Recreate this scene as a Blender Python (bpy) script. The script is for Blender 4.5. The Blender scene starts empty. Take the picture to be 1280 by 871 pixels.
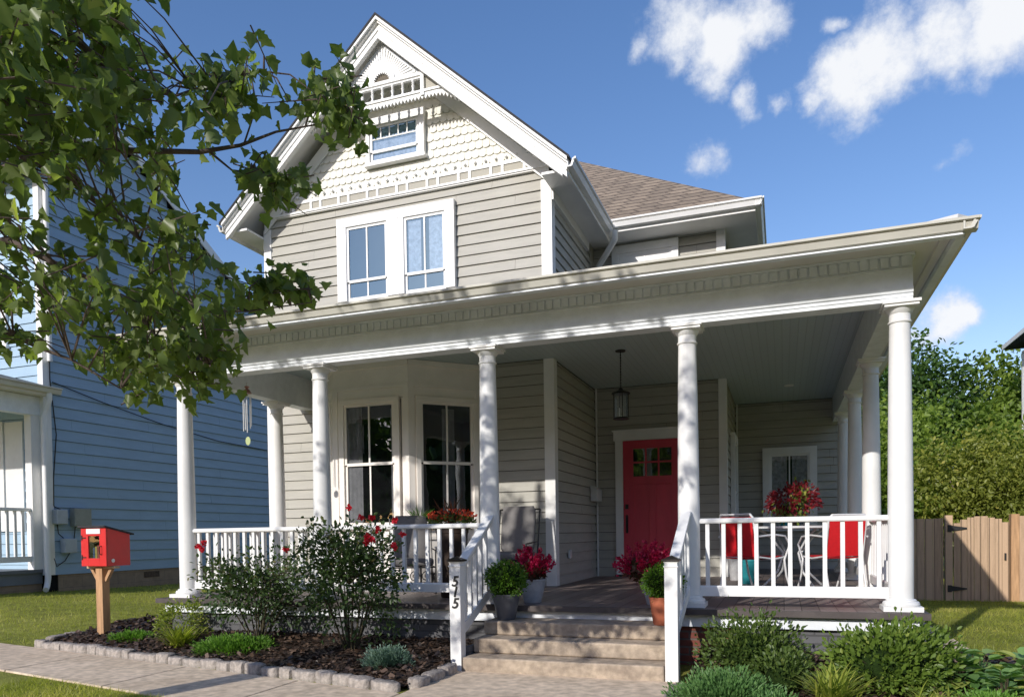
import bpy, math, random
import numpy as np
from mathutils import Vector, Matrix
random.seed(7)
rng = np.random.default_rng(11)
S = bpy.context.scene
col = bpy.data.collections.new("Scene"); S.collection.children.link(col)
PI = math.pi

# ------------------------------------------------------------------ helpers
class MB:
    """collects faces that become ONE mesh object"""
    def __init__(s): s.v = []; s.f = []
    def add(s, vs, fs):
        o = len(s.v); s.v += [tuple(map(float, v)) for v in vs]; s.f += [tuple(i + o for i in f) for f in fs]; return s
    def quad(s, a, b, c, d): return s.add([a, b, c, d], [(0, 1, 2, 3)])
    def poly(s, pts): return s.add(pts, [tuple(range(len(pts)))])
    def box(s, x0, x1, y0, y1, z0, z1):
        return s.add([(x0,y0,z0),(x1,y0,z0),(x1,y1,z0),(x0,y1,z0),(x0,y0,z1),(x1,y0,z1),(x1,y1,z1),(x0,y1,z1)],
                     [(3,2,1,0),(4,5,6,7),(0,1,5,4),(1,2,6,5),(2,3,7,6),(3,0,4,7)])
    def fbox(s, F, u0, u1, n0, n1, z0, z1):
        """box in a wall frame F=(ox,oy,ux,uy,nx,ny): u along the wall, n outward"""
        p = [W(F, u, n, z) for z in (z0, z1) for u, n in ((u0,n0),(u1,n0),(u1,n1),(u0,n1))]
        return s.add(p, [(3,2,1,0),(4,5,6,7),(0,1,5,4),(1,2,6,5),(2,3,7,6),(3,0,4,7)])
    def bar(s, a, b, w, h, up=(0,0,1)):
        a = Vector(a); b = Vector(b); d = (b-a).normalized(); up = Vector(up)
        r = d.cross(up)
        if r.length < 1e-4: r = d.cross(Vector((0,1,0)))
        r.normalize(); u = r.cross(d).normalized(); r *= w/2; u *= h/2
        p = [a-r-u, a+r-u, a+r+u, a-r+u, b-r-u, b+r-u, b+r+u, b-r+u]
        return s.add(p, [(0,1,2,3),(7,6,5,4),(0,4,5,1),(1,5,6,2),(2,6,7,3),(3,7,4,0)])
    def tube(s, pts, r, n=8, caps=True):
        pts = [Vector(p) for p in pts]; rs = r if isinstance(r, (list, tuple)) else [r]*len(pts)
        o = len(s.v); N = len(pts); prev = None
        for i, p in enumerate(pts):
            d = (pts[min(i+1, N-1)] - pts[max(i-1, 0)]).normalized()
            if prev is None:
                a = d.cross(Vector((0,0,1)))
                if a.length < .1: a = d.cross(Vector((1,0,0)))
            else: a = prev - d*prev.dot(d)
            a.normalize(); prev = a; b = d.cross(a)
            for k in range(n):
                t = 2*PI*k/n; q = p + (a*math.cos(t) + b*math.sin(t))*rs[i]; s.v.append(tuple(q))
        for i in range(N-1):
            for k in range(n):
                s.f.append((o+i*n+k, o+i*n+(k+1)%n, o+(i+1)*n+(k+1)%n, o+(i+1)*n+k))
        if caps:
            s.f.append(tuple(o+k for k in reversed(range(n)))); s.f.append(tuple(o+(N-1)*n+k for k in range(n)))
        return s
    def lathe(s, prof, cx, cy, n=24, capt=True):
        o = len(s.v)
        for r, z in prof:
            for k in range(n):
                t = 2*PI*k/n; s.v.append((cx+r*math.cos(t), cy+r*math.sin(t), z))
        for i in range(len(prof)-1):
            for k in range(n): s.f.append((o+i*n+k, o+i*n+(k+1)%n, o+(i+1)*n+(k+1)%n, o+(i+1)*n+k))
        if capt:
            s.f.append(tuple(o+k for k in reversed(range(n)))); s.f.append(tuple(o+(len(prof)-1)*n+k for k in range(n)))
        return s
    def extr(s, prof, A, B, out):
        """sweep a closed profile [(outward, up)] from A to B"""
        A = Vector(A); B = Vector(B); out = Vector(out); o = len(s.v); n = len(prof)
        for P0 in (A, B):
            for a, h in prof: s.v.append(tuple(P0 + out*a + Vector((0,0,h))))
        for k in range(n): s.f.append((o+k, o+(k+1)%n, o+n+(k+1)%n, o+n+k))
        s.f.append(tuple(o+k for k in reversed(range(n)))); s.f.append(tuple(o+n+k for k in range(n)))
        return s
    def build(s, name, mat, parent=None, smooth=False, bevel=0, label=None):
        me = bpy.data.meshes.new(name); me.from_pydata(s.v, [], s.f); me.update()
        if mat: me.materials.append(mat)
        return link(name, me, parent, smooth, bevel, label)

INV = {}
def link(name, me, parent=None, smooth=False, bevel=0, label=None):
    o = bpy.data.objects.new(name, me); col.objects.link(o)
    if parent is not None:
        o.parent = parent
        if parent.name in INV: o.matrix_parent_inverse = INV[parent.name]
    if smooth:
        me.polygons.foreach_set('use_smooth', [True]*len(me.polygons))
        try: me.set_sharp_from_angle(angle=math.radians(smooth if smooth is not True else 40))
        except Exception: pass
    if bevel:
        b = o.modifiers.new('bevel', 'BEVEL'); b.width = bevel; b.segments = 2; b.limit_method = 'ANGLE'
    if label: o['label'] = label
    return o

def W(F, u, n, z): return (F[0]+F[2]*u+F[4]*n, F[1]+F[3]*u+F[5]*n, z)
def frame(x0, y0, x1, y1):
    """wall from (x0,y0) to (x1,y1); the outside is on the right hand when walking"""
    d = math.hypot(x1-x0, y1-y0); ux, uy = (x1-x0)/d, (y1-y0)/d
    return (x0, y0, ux, uy, uy, -ux), d

def tag(o, label=None, cat=None, group=None, kind=None):
    if label: o['label'] = label
    if cat: o['category'] = cat
    if group: o['group'] = group
    if kind: o['kind'] = kind
    return o
def thing(name, label, cat, loc=(0,0,0), group=None):
    o = bpy.data.objects.new(name, None); col.objects.link(o); o.location = loc; o.empty_display_size = .2
    INV[o.name] = Matrix.Translation(loc).inverted()
    return tag(o, label, cat, group)
def copy_tree(o, loc=None, rz=None, scale=None, label=None, parent=None):
    c = o.copy(); col.objects.link(c)
    if parent is not None: c.parent = parent
    if loc is not None: c.location = loc
    if rz is not None: c.rotation_euler = (0, 0, rz)
    if scale is not None: c.scale = (scale,)*3
    if label: c['label'] = label
    for ch in list(o.children): copy_tree(ch, parent=c)
    return c

# ------------------------------------------------------------------ materials
def mat(name, color, rough=.6, spec=.5, metal=0, noise=None, bump=None, extra=None):
    """noise=(scale, amount, stretch) varies the colour; bump=(scale,strength)"""
    m = bpy.data.materials.new(name); m.use_nodes = True; nt = m.node_tree; N = nt.nodes; L = nt.links
    b = N['Principled BSDF']; b.inputs['Base Color'].default_value = (*color, 1)
    b.inputs['Roughness'].default_value = rough; b.inputs['Specular IOR Level'].default_value = spec
    b.inputs['Metallic'].default_value = metal
    tc = N.new('ShaderNodeTexCoord')
    if noise:
        sc, amt = noise[0], noise[1]; st = noise[2] if len(noise) > 2 else (1,1,1)
        mp = N.new('ShaderNodeMapping'); mp.inputs['Scale'].default_value = st; L.new(tc.outputs['Object'], mp.inputs['Vector'])
        n = N.new('ShaderNodeTexNoise'); n.inputs['Scale'].default_value = sc; n.inputs['Detail'].default_value = 6; n.inputs['Roughness'].default_value = .65
        L.new(mp.outputs[0], n.inputs['Vector'])
        r = N.new('ShaderNodeValToRGB'); r.color_ramp.elements[0].position = .3; r.color_ramp.elements[1].position = .7
        c2 = noise[3] if len(noise) > 3 else [min(1, c*(1+amt)) for c in color]
        r.color_ramp.elements[0].color = (*[c*(1-amt) for c in color], 1); r.color_ramp.elements[1].color = (*c2, 1)
        L.new(n.outputs['Fac'], r.inputs['Fac']); L.new(r.outputs['Color'], b.inputs['Base Color'])
        rr = N.new('ShaderNodeMapRange'); rr.inputs['To Min'].default_value = max(.02, rough-.12); rr.inputs['To Max'].default_value = min(1, rough+.12)
        L.new(n.outputs['Fac'], rr.inputs['Value']); L.new(rr.outputs[0], b.inputs['Roughness'])
    if bump:
        n2 = N.new('ShaderNodeTexNoise'); n2.inputs['Scale'].default_value = bump[0]; n2.inputs['Detail'].default_value = 5
        if len(bump) > 2:
            mp2 = N.new('ShaderNodeMapping'); mp2.inputs['Scale'].default_value = bump[2]; L.new(tc.outputs['Object'], mp2.inputs['Vector']); L.new(mp2.outputs[0], n2.inputs['Vector'])
        else: L.new(tc.outputs['Object'], n2.inputs['Vector'])
        bm = N.new('ShaderNodeBump'); bm.inputs['Strength'].default_value = bump[1]; bm.inputs['Distance'].default_value = .01
        L.new(n2.outputs['Fac'], bm.inputs['Height']); L.new(bm.outputs[0], b.inputs['Normal'])
    return m

def leafmat(name, ca, cb, cc=None, trans=.35, rough=.45):
    """leaf colour picked per leaf from the face attribute 'rnd'"""
    m = bpy.data.materials.new(name); m.use_nodes = True; nt = m.node_tree; N = nt.nodes; L = nt.links
    b = N['Principled BSDF']; out = N['Material Output']
    a = N.new('ShaderNodeAttribute'); a.attribute_name = 'rnd'
    r = N.new('ShaderNodeValToRGB'); e = r.color_ramp.elements
    e[0].color = (*ca, 1); e[1].color = (*cb, 1)
    if cc: e[1].position = .8; x = e.new(1.0); x.color = (*cc, 1)
    L.new(a.outputs['Fac'], r.inputs['Fac']); L.new(r.outputs['Color'], b.inputs['Base Color'])
    b.inputs['Roughness'].default_value = rough; b.inputs['Specular IOR Level'].default_value = .4
    t = N.new('ShaderNodeBsdfTranslucent'); mx = N.new('ShaderNodeMix'); mx.data_type = 'RGBA'; mx.blend_type = 'MULTIPLY'
    mx.inputs[0].default_value = 1; L.new(r.outputs['Color'], mx.inputs[6]); mx.inputs[7].default_value = (1.7, 1.9, .7, 1)
    L.new(mx.outputs[2], t.inputs['Color'])
    s = N.new('ShaderNodeMixShader'); s.inputs[0].default_value = trans
    L.new(b.outputs[0], s.inputs[1]); L.new(t.outputs[0], s.inputs[2]); L.new(s.outputs[0], out.inputs['Surface'])
    return m

def glassmat(name, tint=(.75,.8,.82), refl=.25, rough=.01, gc=(.9,.95,1)):
    m = bpy.data.materials.new(name); m.use_nodes = True; nt = m.node_tree; N = nt.nodes; L = nt.links
    out = N['Material Output']; N.remove(N['Principled BSDF'])
    g = N.new('ShaderNodeBsdfGlossy'); g.inputs['Roughness'].default_value = rough; g.inputs['Color'].default_value = (*gc,1)
    t = N.new('ShaderNodeBsdfTransparent'); t.inputs['Color'].default_value = (*tint, 1)
    lw = N.new('ShaderNodeLayerWeight'); lw.inputs['Blend'].default_value = .3
    mr = N.new('ShaderNodeMapRange'); mr.inputs['To Min'].default_value = refl; mr.inputs['To Max'].default_value = .9
    L.new(lw.outputs['Fresnel'], mr.inputs['Value'])
    tc = N.new('ShaderNodeTexCoord'); n = N.new('ShaderNodeTexNoise'); n.inputs['Scale'].default_value = 2.5
    L.new(tc.outputs['Object'], n.inputs['Vector']); bm = N.new('ShaderNodeBump'); bm.inputs['Strength'].default_value = .03; bm.inputs['Distance'].default_value = .04
    L.new(n.outputs['Fac'], bm.inputs['Height']); L.new(bm.outputs[0], g.inputs['Normal'])
    s = N.new('ShaderNodeMixShader'); L.new(mr.outputs[0], s.inputs[0]); L.new(t.outputs[0], s.inputs[1]); L.new(g.outputs[0], s.inputs[2])
    L.new(s.outputs[0], out.inputs['Surface'])
    return m

def brickmat(name, c1, c2, cm, bw=.2, bh=.068, mortar=.008, axis='XZ', bump=.5):
    m = bpy.data.materials.new(name); m.use_nodes = True; nt = m.node_tree; N = nt.nodes; L = nt.links; b = N['Principled BSDF']
    tc = N.new('ShaderNodeTexCoord'); sp = N.new('ShaderNodeSeparateXYZ'); cb = N.new('ShaderNodeCombineXYZ')
    L.new(tc.outputs['Object'], sp.inputs[0]); ax = N.new('ShaderNodeMath'); ax.operation = 'ADD'
    L.new(sp.outputs['X'], ax.inputs[0]); L.new(sp.outputs['Y'], ax.inputs[1]); L.new(ax.outputs[0], cb.inputs['X']); L.new(sp.outputs['Z'], cb.inputs['Y'])
    k = N.new('ShaderNodeTexBrick'); L.new(cb.outputs[0], k.inputs['Vector']); k.inputs['Scale'].default_value = 1
    k.inputs['Color1'].default_value = (*c1,1); k.inputs['Color2'].default_value = (*c2,1); k.inputs['Mortar'].default_value = (*cm,1)
    k.inputs['Mortar Size'].default_value = mortar; k.inputs['Brick Width'].default_value = bw; k.inputs['Row Height'].default_value = bh
    n = N.new('ShaderNodeTexNoise'); n.inputs['Scale'].default_value = 9; n.inputs['Detail'].default_value = 5; L.new(tc.outputs['Object'], n.inputs['Vector'])
    mx = N.new('ShaderNodeMix'); mx.data_type = 'RGBA'; mx.blend_type = 'MULTIPLY'; mx.inputs[0].default_value = .7
    mr = N.new('ShaderNodeMapRange'); mr.inputs['To Min'].default_value = .5; mr.inputs['To Max'].default_value = 1.5; L.new(n.outputs['Fac'], mr.inputs['Value'])
    L.new(k.outputs['Color'], mx.inputs[6]); L.new(mr.outputs[0], mx.inputs[7]); L.new(mx.outputs[2], b.inputs['Base Color'])
    b.inputs['Roughness'].default_value = .85
    bm = N.new('ShaderNodeBump'); bm.inputs['Strength'].default_value = bump; bm.inputs['Distance'].default_value = .006; bm.invert = True
    L.new(k.outputs['Fac'], bm.inputs['Height']); L.new(bm.outputs[0], b.inputs['Normal'])
    return m

def groundmat(name, cols, scales, rough=.95, bump=.5, dist=.02, bscale=60):
    m = bpy.data.materials.new(name); m.use_nodes = True; nt = m.node_tree; N = nt.nodes; L = nt.links; b = N['Principled BSDF']
    tc = N.new('ShaderNodeTexCoord'); n = N.new('ShaderNodeTexNoise'); n.inputs['Scale'].default_value = scales[0]; n.inputs['Detail'].default_value = 8; n.inputs['Roughness'].default_value = .7
    L.new(tc.outputs['Object'], n.inputs['Vector']); r = N.new('ShaderNodeValToRGB'); e = r.color_ramp.elements
    e[0].position = .3; e[1].position = .7; e[0].color = (*cols[0],1); e[1].color = (*cols[1],1)
    if len(cols) > 2: x = e.new(.5); x.color = (*cols[2],1)
    L.new(n.outputs['Fac'], r.inputs['Fac'])
    n2 = N.new('ShaderNodeTexNoise'); n2.inputs['Scale'].default_value = scales[1]; n2.inputs['Detail'].default_value = 6; L.new(tc.outputs['Object'], n2.inputs['Vector'])
    mr = N.new('ShaderNodeMapRange'); mr.inputs['From Min'].default_value = .3; mr.inputs['From Max'].default_value = .7; mr.inputs['To Min'].default_value = .72; mr.inputs['To Max'].default_value = 1.2; L.new(n2.outputs['Fac'], mr.inputs['Value'])
    mx = N.new('ShaderNodeMix'); mx.data_type = 'RGBA'; mx.blend_type = 'MULTIPLY'; mx.inputs[0].default_value = 1
    L.new(r.outputs['Color'], mx.inputs[6]); L.new(mr.outputs[0], mx.inputs[7]); L.new(mx.outputs[2], b.inputs['Base Color'])
    b.inputs['Roughness'].default_value = rough; b.inputs['Specular IOR Level'].default_value = .2
    n3 = N.new('ShaderNodeTexNoise'); n3.inputs['Scale'].default_value = bscale; n3.inputs['Detail'].default_value = 6; L.new(tc.outputs['Object'], n3.inputs['Vector'])
    bm = N.new('ShaderNodeBump'); bm.inputs['Strength'].default_value = bump; bm.inputs['Distance'].default_value = dist; L.new(n3.outputs['Fac'], bm.inputs['Height']); L.new(bm.outputs[0], b.inputs['Normal'])
    return m

WHITE = mat('white_paint', (.79,.785,.765), .45, .4, noise=(1.6, .08), bump=(40, .06))
WHITE2 = mat('weathered_white_paint', (.77,.80,.83), .5, .4, noise=(5, .10), bump=(30, .15))
BAYW = mat('bay_white_paint', (.88,.83,.77), .5, .4, noise=(2.5,.06), bump=(30,.1))
CREAM = mat('cream_shingle_paint', (.76,.745,.67), .6, .3, noise=(6, .07), bump=(60, .2))
TAUPE = mat('taupe_siding_paint', (.43,.415,.365), .6, .3, noise=(2.2, .10, (1,1,6)), bump=(30, .18, (2,2,14)))
TAUPED = mat('taupe_panel_paint', (.40,.38,.32), .6, .3, noise=(5, .06))
BLUE = mat('blue_siding_paint', (.30,.42,.545), .6, .3, noise=(1.6, .08, (1,1,5)), bump=(25, .2, (2,2,14)))
LBLUE = mat('pale_sunlit_blue_siding', (.36,.50,.62), .6, .3, noise=(2, .06, (1,1,5)), bump=(25, .2, (2,2,14)))  # pale siding; on the blue house its tone holds the sunlight
CEIL = None
DECKM = None
RED = mat('red_door_paint', (.58,.042,.075), .4, .5, noise=(4, .12, (1,1,.4)), bump=(18, .1, (6,6,.6)))
REDBOX = mat('red_box_paint', (.62,.018,.018), .4, .5, noise=(6, .07), bump=(20, .1))
CHAIRRED = mat('red_sling', (.62,.014,.02), .6, .3, noise=(30, .08), bump=(300, .2))
BLACK = mat('black_iron', (.012,.012,.012), .45, .5, noise=(20, .3))
BRONZE = mat('dark_bronze', (.03,.025,.022), .4, .6, .5, noise=(20, .3))
ROOFEDGE = mat('dark_roof_edge', (.045,.045,.05), .8, .2, noise=(14, .3), bump=(40,.3))
PORCHROOF = mat('dark_metal_roof', (.05,.05,.05), .55, .4, noise=(3, .2))
GUTTER = mat('aluminium_gutter', (.62,.60,.53), .35, .5, noise=(2.5, .08), bump=(3, .08))
CONC = None
GLASS = glassmat('window_glass', (.8,.82,.82), .16)
GLASSUP = glassmat('upper_window_glass', (.75,.8,.85), .30, .01, (.40,.66,.80))  # gloss tint puts the blue of reflected sky into the glass
GLASSD = glassmat('bay_window_glass', (.7,.72,.72), .10)
DARK = mat('unlit_interior_tone', (.012,.012,.014), .9, .1, noise=(1.5, .4))  # near-black colour stands in for the shade of unlit interiors
CURT = mat('curtain_cloth', (.35,.34,.36), .9, .1, noise=(8, .2), bump=(60,.2))
LACE = mat('lace_cloth', (.62,.62,.66), .9, .1, noise=(16, .45), bump=(50,.4))
CUSH = mat('grey_cushion', (.20,.19,.185), .85, .2, noise=(9, .12), bump=(120,.2))
TERRA = mat('terracotta', (.42,.13,.07), .8, .2, noise=(9, .15), bump=(40,.15))
GREYPOT = mat('grey_glazed_pot', (.09,.095,.11), .45, .5, noise=(8, .15))
PALEPOT = mat('pale_stone_pot', (.42,.42,.43), .7, .3, noise=(14, .15), bump=(50,.2))
TEAL = mat('teal_glaze', (.02,.22,.25), .35, .5, noise=(8, .2))
DKPOT = mat('dark_brown_pot', (.035,.022,.015), .7, .3, noise=(10, .3))
SOIL = mat('soil', (.02,.014,.01), .95, .1, noise=(20, .4))
BARK = mat('maple_bark', (.13,.10,.085), .9, .2, noise=(7, .35, (1,1,.3)), bump=(30,.8,(2,2,.5)))
STEM = mat('green_brown_stem', (.07,.06,.035), .85, .2, noise=(15, .3))
ALUW = mat('white_metal_tube', (.70,.70,.70), .3, .5, .1, noise=(9, .05))
TOPG = mat('frosted_table_glass', (.45,.50,.52), .15, .6, noise=(3, .06))
OLIVEBOX = mat('olive_grey_box', (.30,.31,.27), .5, .4, noise=(6, .1))
GREYBOX = mat('pale_grey_box', (.42,.46,.50), .5, .4, noise=(6, .1))
TAN = brickmat('tan_painted_foundation', (.30,.22,.155), (.27,.20,.14), (.22,.165,.12), .4, .2, .006, bump=.2)
GREYBRICK = brickmat('grey_painted_brick', (.10,.10,.105), (.12,.12,.125), (.07,.07,.072), .21, .07, .007, bump=.7)
REDBRICK = brickmat('red_brick', (.24,.065,.04), (.17,.05,.035), (.13,.10,.085), .2, .068, .009, bump=.7)

def boardmat(name, c, c2, axis, width, rough=.6, gap=.06, wob=.35, dark=.25):
    """boards side by side along one object axis"""
    m = bpy.data.materials.new(name); m.use_nodes = True; nt = m.node_tree; N = nt.nodes; L = nt.links; b = N['Principled BSDF']
    tc = N.new('ShaderNodeTexCoord'); sp = N.new('ShaderNodeSeparateXYZ'); L.new(tc.outputs['Object'], sp.inputs[0])
    d = N.new('ShaderNodeMath'); d.operation = 'DIVIDE'; d.inputs[1].default_value = width; L.new(sp.outputs[axis], d.inputs[0])
    fl = N.new('ShaderNodeMath'); fl.operation = 'FLOOR'; L.new(d.outputs[0], fl.inputs[0])
    fr = N.new('ShaderNodeMath'); fr.operation = 'FRACT'; L.new(d.outputs[0], fr.inputs[0])
    wn = N.new('ShaderNodeTexWhiteNoise'); wn.noise_dimensions = '1D'; L.new(fl.outputs[0], wn.inputs['W'])
    mp = N.new('ShaderNodeMapping'); sc = {'X':(9,.8,.8),'Y':(.8,9,.8),'Z':(.8,.8,9)}[axis]; mp.inputs['Scale'].default_value = sc
    L.new(tc.outputs['Object'], mp.inputs['Vector'])
    n = N.new('ShaderNodeTexNoise'); n.inputs['Scale'].default_value = 3; n.inputs['Detail'].default_value = 7; n.inputs['Roughness'].default_value = .7; L.new(mp.outputs[0], n.inputs['Vector'])
    mx = N.new('ShaderNodeMix'); mx.data_type = 'RGBA'; mx.inputs[6].default_value = (*c,1); mx.inputs[7].default_value = (*c2,1)
    ad = N.new('ShaderNodeMath'); ad.operation = 'MULTIPLY_ADD'; ad.inputs[1].default_value = .5; L.new(wn.outputs['Value'], ad.inputs[0])
    mm = N.new('ShaderNodeMath'); mm.operation = 'MULTIPLY'; mm.inputs[1].default_value = wob*1.5; L.new(n.outputs['Fac'], mm.inputs[0]); L.new(mm.outputs[0], ad.inputs[2])
    L.new(ad.outputs[0], mx.inputs[0])
    g = N.new('ShaderNodeMath'); g.operation = 'LESS_THAN'; g.inputs[1].default_value = gap; L.new(fr.outputs[0], g.inputs[0])
    m2 = N.new('ShaderNodeMix'); m2.data_type = 'RGBA'; L.new(g.outputs[0], m2.inputs[0]); L.new(mx.outputs[2], m2.inputs[6]); m2.inputs[7].default_value = (*[x*dark for x in c],1)
    L.new(m2.outputs[2], b.inputs['Base Color']); b.inputs['Roughness'].default_value = rough
    bm = N.new('ShaderNodeBump'); bm.invert = True; bm.inputs['Strength'].default_value = .6; bm.inputs['Distance'].default_value = .006; L.new(g.outputs[0], bm.inputs['Height'])
    bm2 = N.new('ShaderNodeBump'); bm2.inputs['Strength'].default_value = .25; bm2.inputs['Distance'].default_value = .003; L.new(n.outputs['Fac'], bm2.inputs['Height']); L.new(bm.outputs[0], bm2.inputs['Normal'])
    L.new(bm2.outputs[0], b.inputs['Normal'])
    return m
DECKM = boardmat('composite_deck_boards', (.13,.10,.09), (.26,.205,.185), 'X', .14, .5, .05)
CEIL = boardmat('blue_grey_beadboard', (.46,.54,.55), (.50,.585,.60), 'X', .085, .5, .10, dark=.92)
FENCEM = boardmat('weathered_cedar', (.20,.13,.08), (.53,.365,.235), 'X', .14, .85, .06, wob=.9, dark=.3)
POSTNEW = mat('fresh_cedar', (.47,.28,.15), .8, .2, noise=(5,.3,(6,6,.5)), bump=(20,.3,(5,5,.4)))
SHINGLE = brickmat('brown_asphalt_shingle', (.31,.245,.18), (.22,.175,.13), (.11,.085,.065), .30, .10, .012, bump=1.0)
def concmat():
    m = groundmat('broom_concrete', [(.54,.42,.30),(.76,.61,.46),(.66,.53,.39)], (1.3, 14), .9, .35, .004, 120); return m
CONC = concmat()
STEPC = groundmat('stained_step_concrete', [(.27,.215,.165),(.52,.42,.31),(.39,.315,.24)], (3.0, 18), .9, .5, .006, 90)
GRASSG = groundmat('lawn_soil_green', [(.18,.20,.035),(.31,.31,.07),(.25,.26,.05)], (.9, 7), .95, .8, .03, 70)
MULCH = groundmat('dark_bark_mulch', [(.03,.02,.015),(.12,.08,.058),(.065,.045,.033)], (16, 40), .95, 1.0, .05, 45)
ASPH = groundmat('street_asphalt', [(.22,.215,.20),(.30,.29,.27)], (2, 30), .9, .3, .005, 200)  # unseen street kept pale so it bounces light into the porch
STONE = groundmat('grey_edging_stone', [(.24,.205,.18),(.46,.40,.35),(.35,.31,.275)], (6, 25), .9, .8, .01, 60)

# ------------------------------------------------------------------ scattered leaves
def tmpl(kind):
    if kind == 'maple':
        h = [(0,0,0),(.26,-.02,.03),(.40,.14,.06),(.36,.30,.05),(.56,.52,.10),(.34,.58,.04),(.20,.80,.03),(0,1.08,-.03)]
        r = h; l = [(-x,y,z) for x,y,z in h[1:-1]]; r = [(x,y,z*2.2-(.18*y*y)) for x,y,z in r]; l = [(x,y,z*2.2-(.18*y*y)) for x,y,z in l]
        v = r + l; n = len(h)
        f = [tuple(range(n)), tuple([0]+[n-1]+list(reversed(range(n, n+len(l)))))]
        return np.array(v, float), f
    if kind == 'leaf':
        v = [(0,0,0),(.26,.35,.08),(.2,.7,.06),(0,1,-.04),(-.2,.7,.06),(-.26,.35,.08)]
        return np.array(v, float), [(0,1,2,3),(0,3,4,5)]
    if kind == 'broad':
        v = [(0,0,0),(.30,.12,.08),(.44,.40,.12),(.34,.72,.08),(0,1.0,-.12),(-.34,.72,.08),(-.44,.40,.12),(-.30,.12,.08)]
        return np.array(v, float), [(0,1,2,3,4),(0,4,5,6,7)]
    if kind == 'spray':
        v = [(0,0,0),(.16,.5,.0),(0,1,0),(-.16,.5,0),(0,.4,.16),(0,.4,-.16)]
        return np.array(v, float), [(0,1,2,3),(0,4,2,5)]
    if kind == 'blade':
        v = [(-.03,0,0),(.03,0,0),(.028,.4,.03),(.018,.75,.14),(0,1,.3),(-.018,.75,.14),(-.028,.4,.03)]
        return np.array(v, float), [(0,1,2,6),(6,2,3,5),(5,3,4)]
    if kind == 'grass':
        v = [(-.05,0,0),(.05,0,0),(.0,1,.25)]
        return np.array(v, float), [(0,1,2)]
    if kind == 'chip':
        v = [(-.35,0,0),(.3,.05,.05),(.35,1,.0),(-.25,.9,.06)]
        return np.array(v, float), [(0,1,2,3)]
def scatter(name, kind, P, D, Nn, size, m, parent=None, rnd=None):
    tv, tf = tmpl(kind); P = np.asarray(P, float); n = len(P); D = np.asarray(D, float); Nn = np.asarray(Nn, float)
    D /= np.linalg.norm(D, axis=1, keepdims=True)+1e-9
    X = np.cross(D, Nn); X /= np.linalg.norm(X, axis=1, keepdims=True)+1e-9; Z = np.cross(X, D)
    s = np.asarray(size, float).reshape(-1,1,1)*np.ones((n,1,1))
    V = P[:,None,:] + s*(tv[None,:,0:1]*X[:,None,:] + tv[None,:,1:2]*D[:,None,:] + tv[None,:,2:3]*Z[:,None,:])
    k = len(tv); V = V.reshape(-1,3)
    loops = []; starts = []; tot = []; c = 0
    for f in tf: starts.append(c); tot.append(len(f)); loops += list(f); c += len(f)
    loops = np.array(loops)
    LL = (loops[None,:] + (np.arange(n)*k)[:,None]).ravel(); SS = (np.array(starts)[None,:] + (np.arange(n)*c)[:,None]).ravel(); TT = np.tile(np.array(tot), n)
    me = bpy.data.meshes.new(name); me.vertices.add(len(V)); me.vertices.foreach_set('co', V.ravel().astype(np.float32))
    me.loops.add(len(LL)); me.loops.foreach_set('vertex_index', LL.astype(np.int32))
    me.polygons.add(len(SS)); me.polygons.foreach_set('loop_start', SS.astype(np.int32)); me.polygons.foreach_set('loop_total', TT.astype(np.int32))
    me.update(calc_edges=True); me.validate()
    if rnd is None: rnd = rng.random(n)
    at = me.attributes.new('rnd', 'FLOAT', 'FACE'); at.data.foreach_set('value', np.repeat(np.clip(rnd,0,1), len(tf)).astype(np.float32))
    me.materials.append(m)
    return link(name, me, parent)
def rdir(n, up=0.0):
    d = rng.normal(size=(n,3)); d /= np.linalg.norm(d, axis=1, keepdims=True); d[:,2] += up; return d
def shell(n, c, r, inner=.55, zmin=-1.0, lump=.18, seed=0):
    """points through the outer part of a lumpy ellipsoid and their outward directions"""
    d = rdir(n*2); d = d[d[:,2] > zmin][:n]
    d /= np.linalg.norm(d, axis=1, keepdims=True)
    g = np.random.default_rng(seed+5); k = g.normal(size=(7,3)); ph = g.random(7)*6
    b = sum(np.sin(d@k[i]*2.2+ph[i]) for i in range(7))/7*lump*2.4
    t = inner + (1-inner)*rng.random(len(d))**.6
    return np.array(c) + d*np.array(r)*((1+b)*t)[:,None], d
def clumps(nc, per, c, r, cs, inner=.5, zmin=-1, seed=0, lump=.18):
    P, d = shell(nc, c, r, inner, zmin, lump, seed)
    i = rng.integers(0, len(P), nc*per); off = rng.normal(size=(nc*per,3))*cs
    b = rng.random(len(P))
    return P[i]+off, d[i], b[i]*.6 + rng.random(nc*per)*.4

MAPLE = leafmat('maple_leaf', (.075,.115,.035), (.20,.25,.075), (.36,.38,.12), .5, .38)
ROSEL = leafmat('rose_leaf', (.025,.055,.018), (.075,.12,.035), (.16,.14,.05), .25)
AZAL = leafmat('azalea_leaf', (.05,.085,.02), (.11,.165,.035), (.22,.26,.07), .28)
BRIGHT = leafmat('bright_laurel_leaf', (.07,.12,.02), (.17,.25,.04), (.34,.38,.10), .3)
JUN = leafmat('green_juniper_spray', (.06,.14,.025), (.16,.31,.05), (.24,.40,.07), .3)
BJUN = leafmat('blue_juniper_spray', (.06,.12,.09), (.18,.28,.22), (.26,.36,.30), .2)
LJUN = leafmat('soft_green_cypress_spray', (.05,.12,.04), (.14,.27,.09), (.22,.36,.13), .3)
YBLADE = leafmat('yellow_green_blade', (.14,.19,.03), (.34,.38,.06), (.5,.45,.12), .35)
YLEAF = leafmat('yellow_green_leaf', (.10,.15,.03), (.28,.32,.06), (.42,.40,.10), .35)
HOSTA = leafmat('hosta_leaf', (.10,.20,.06), (.22,.36,.12), (.46,.48,.12), .3)
BOXW = leafmat('boxwood_leaf', (.04,.10,.008), (.12,.24,.02), (.20,.33,.04), .3)
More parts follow.
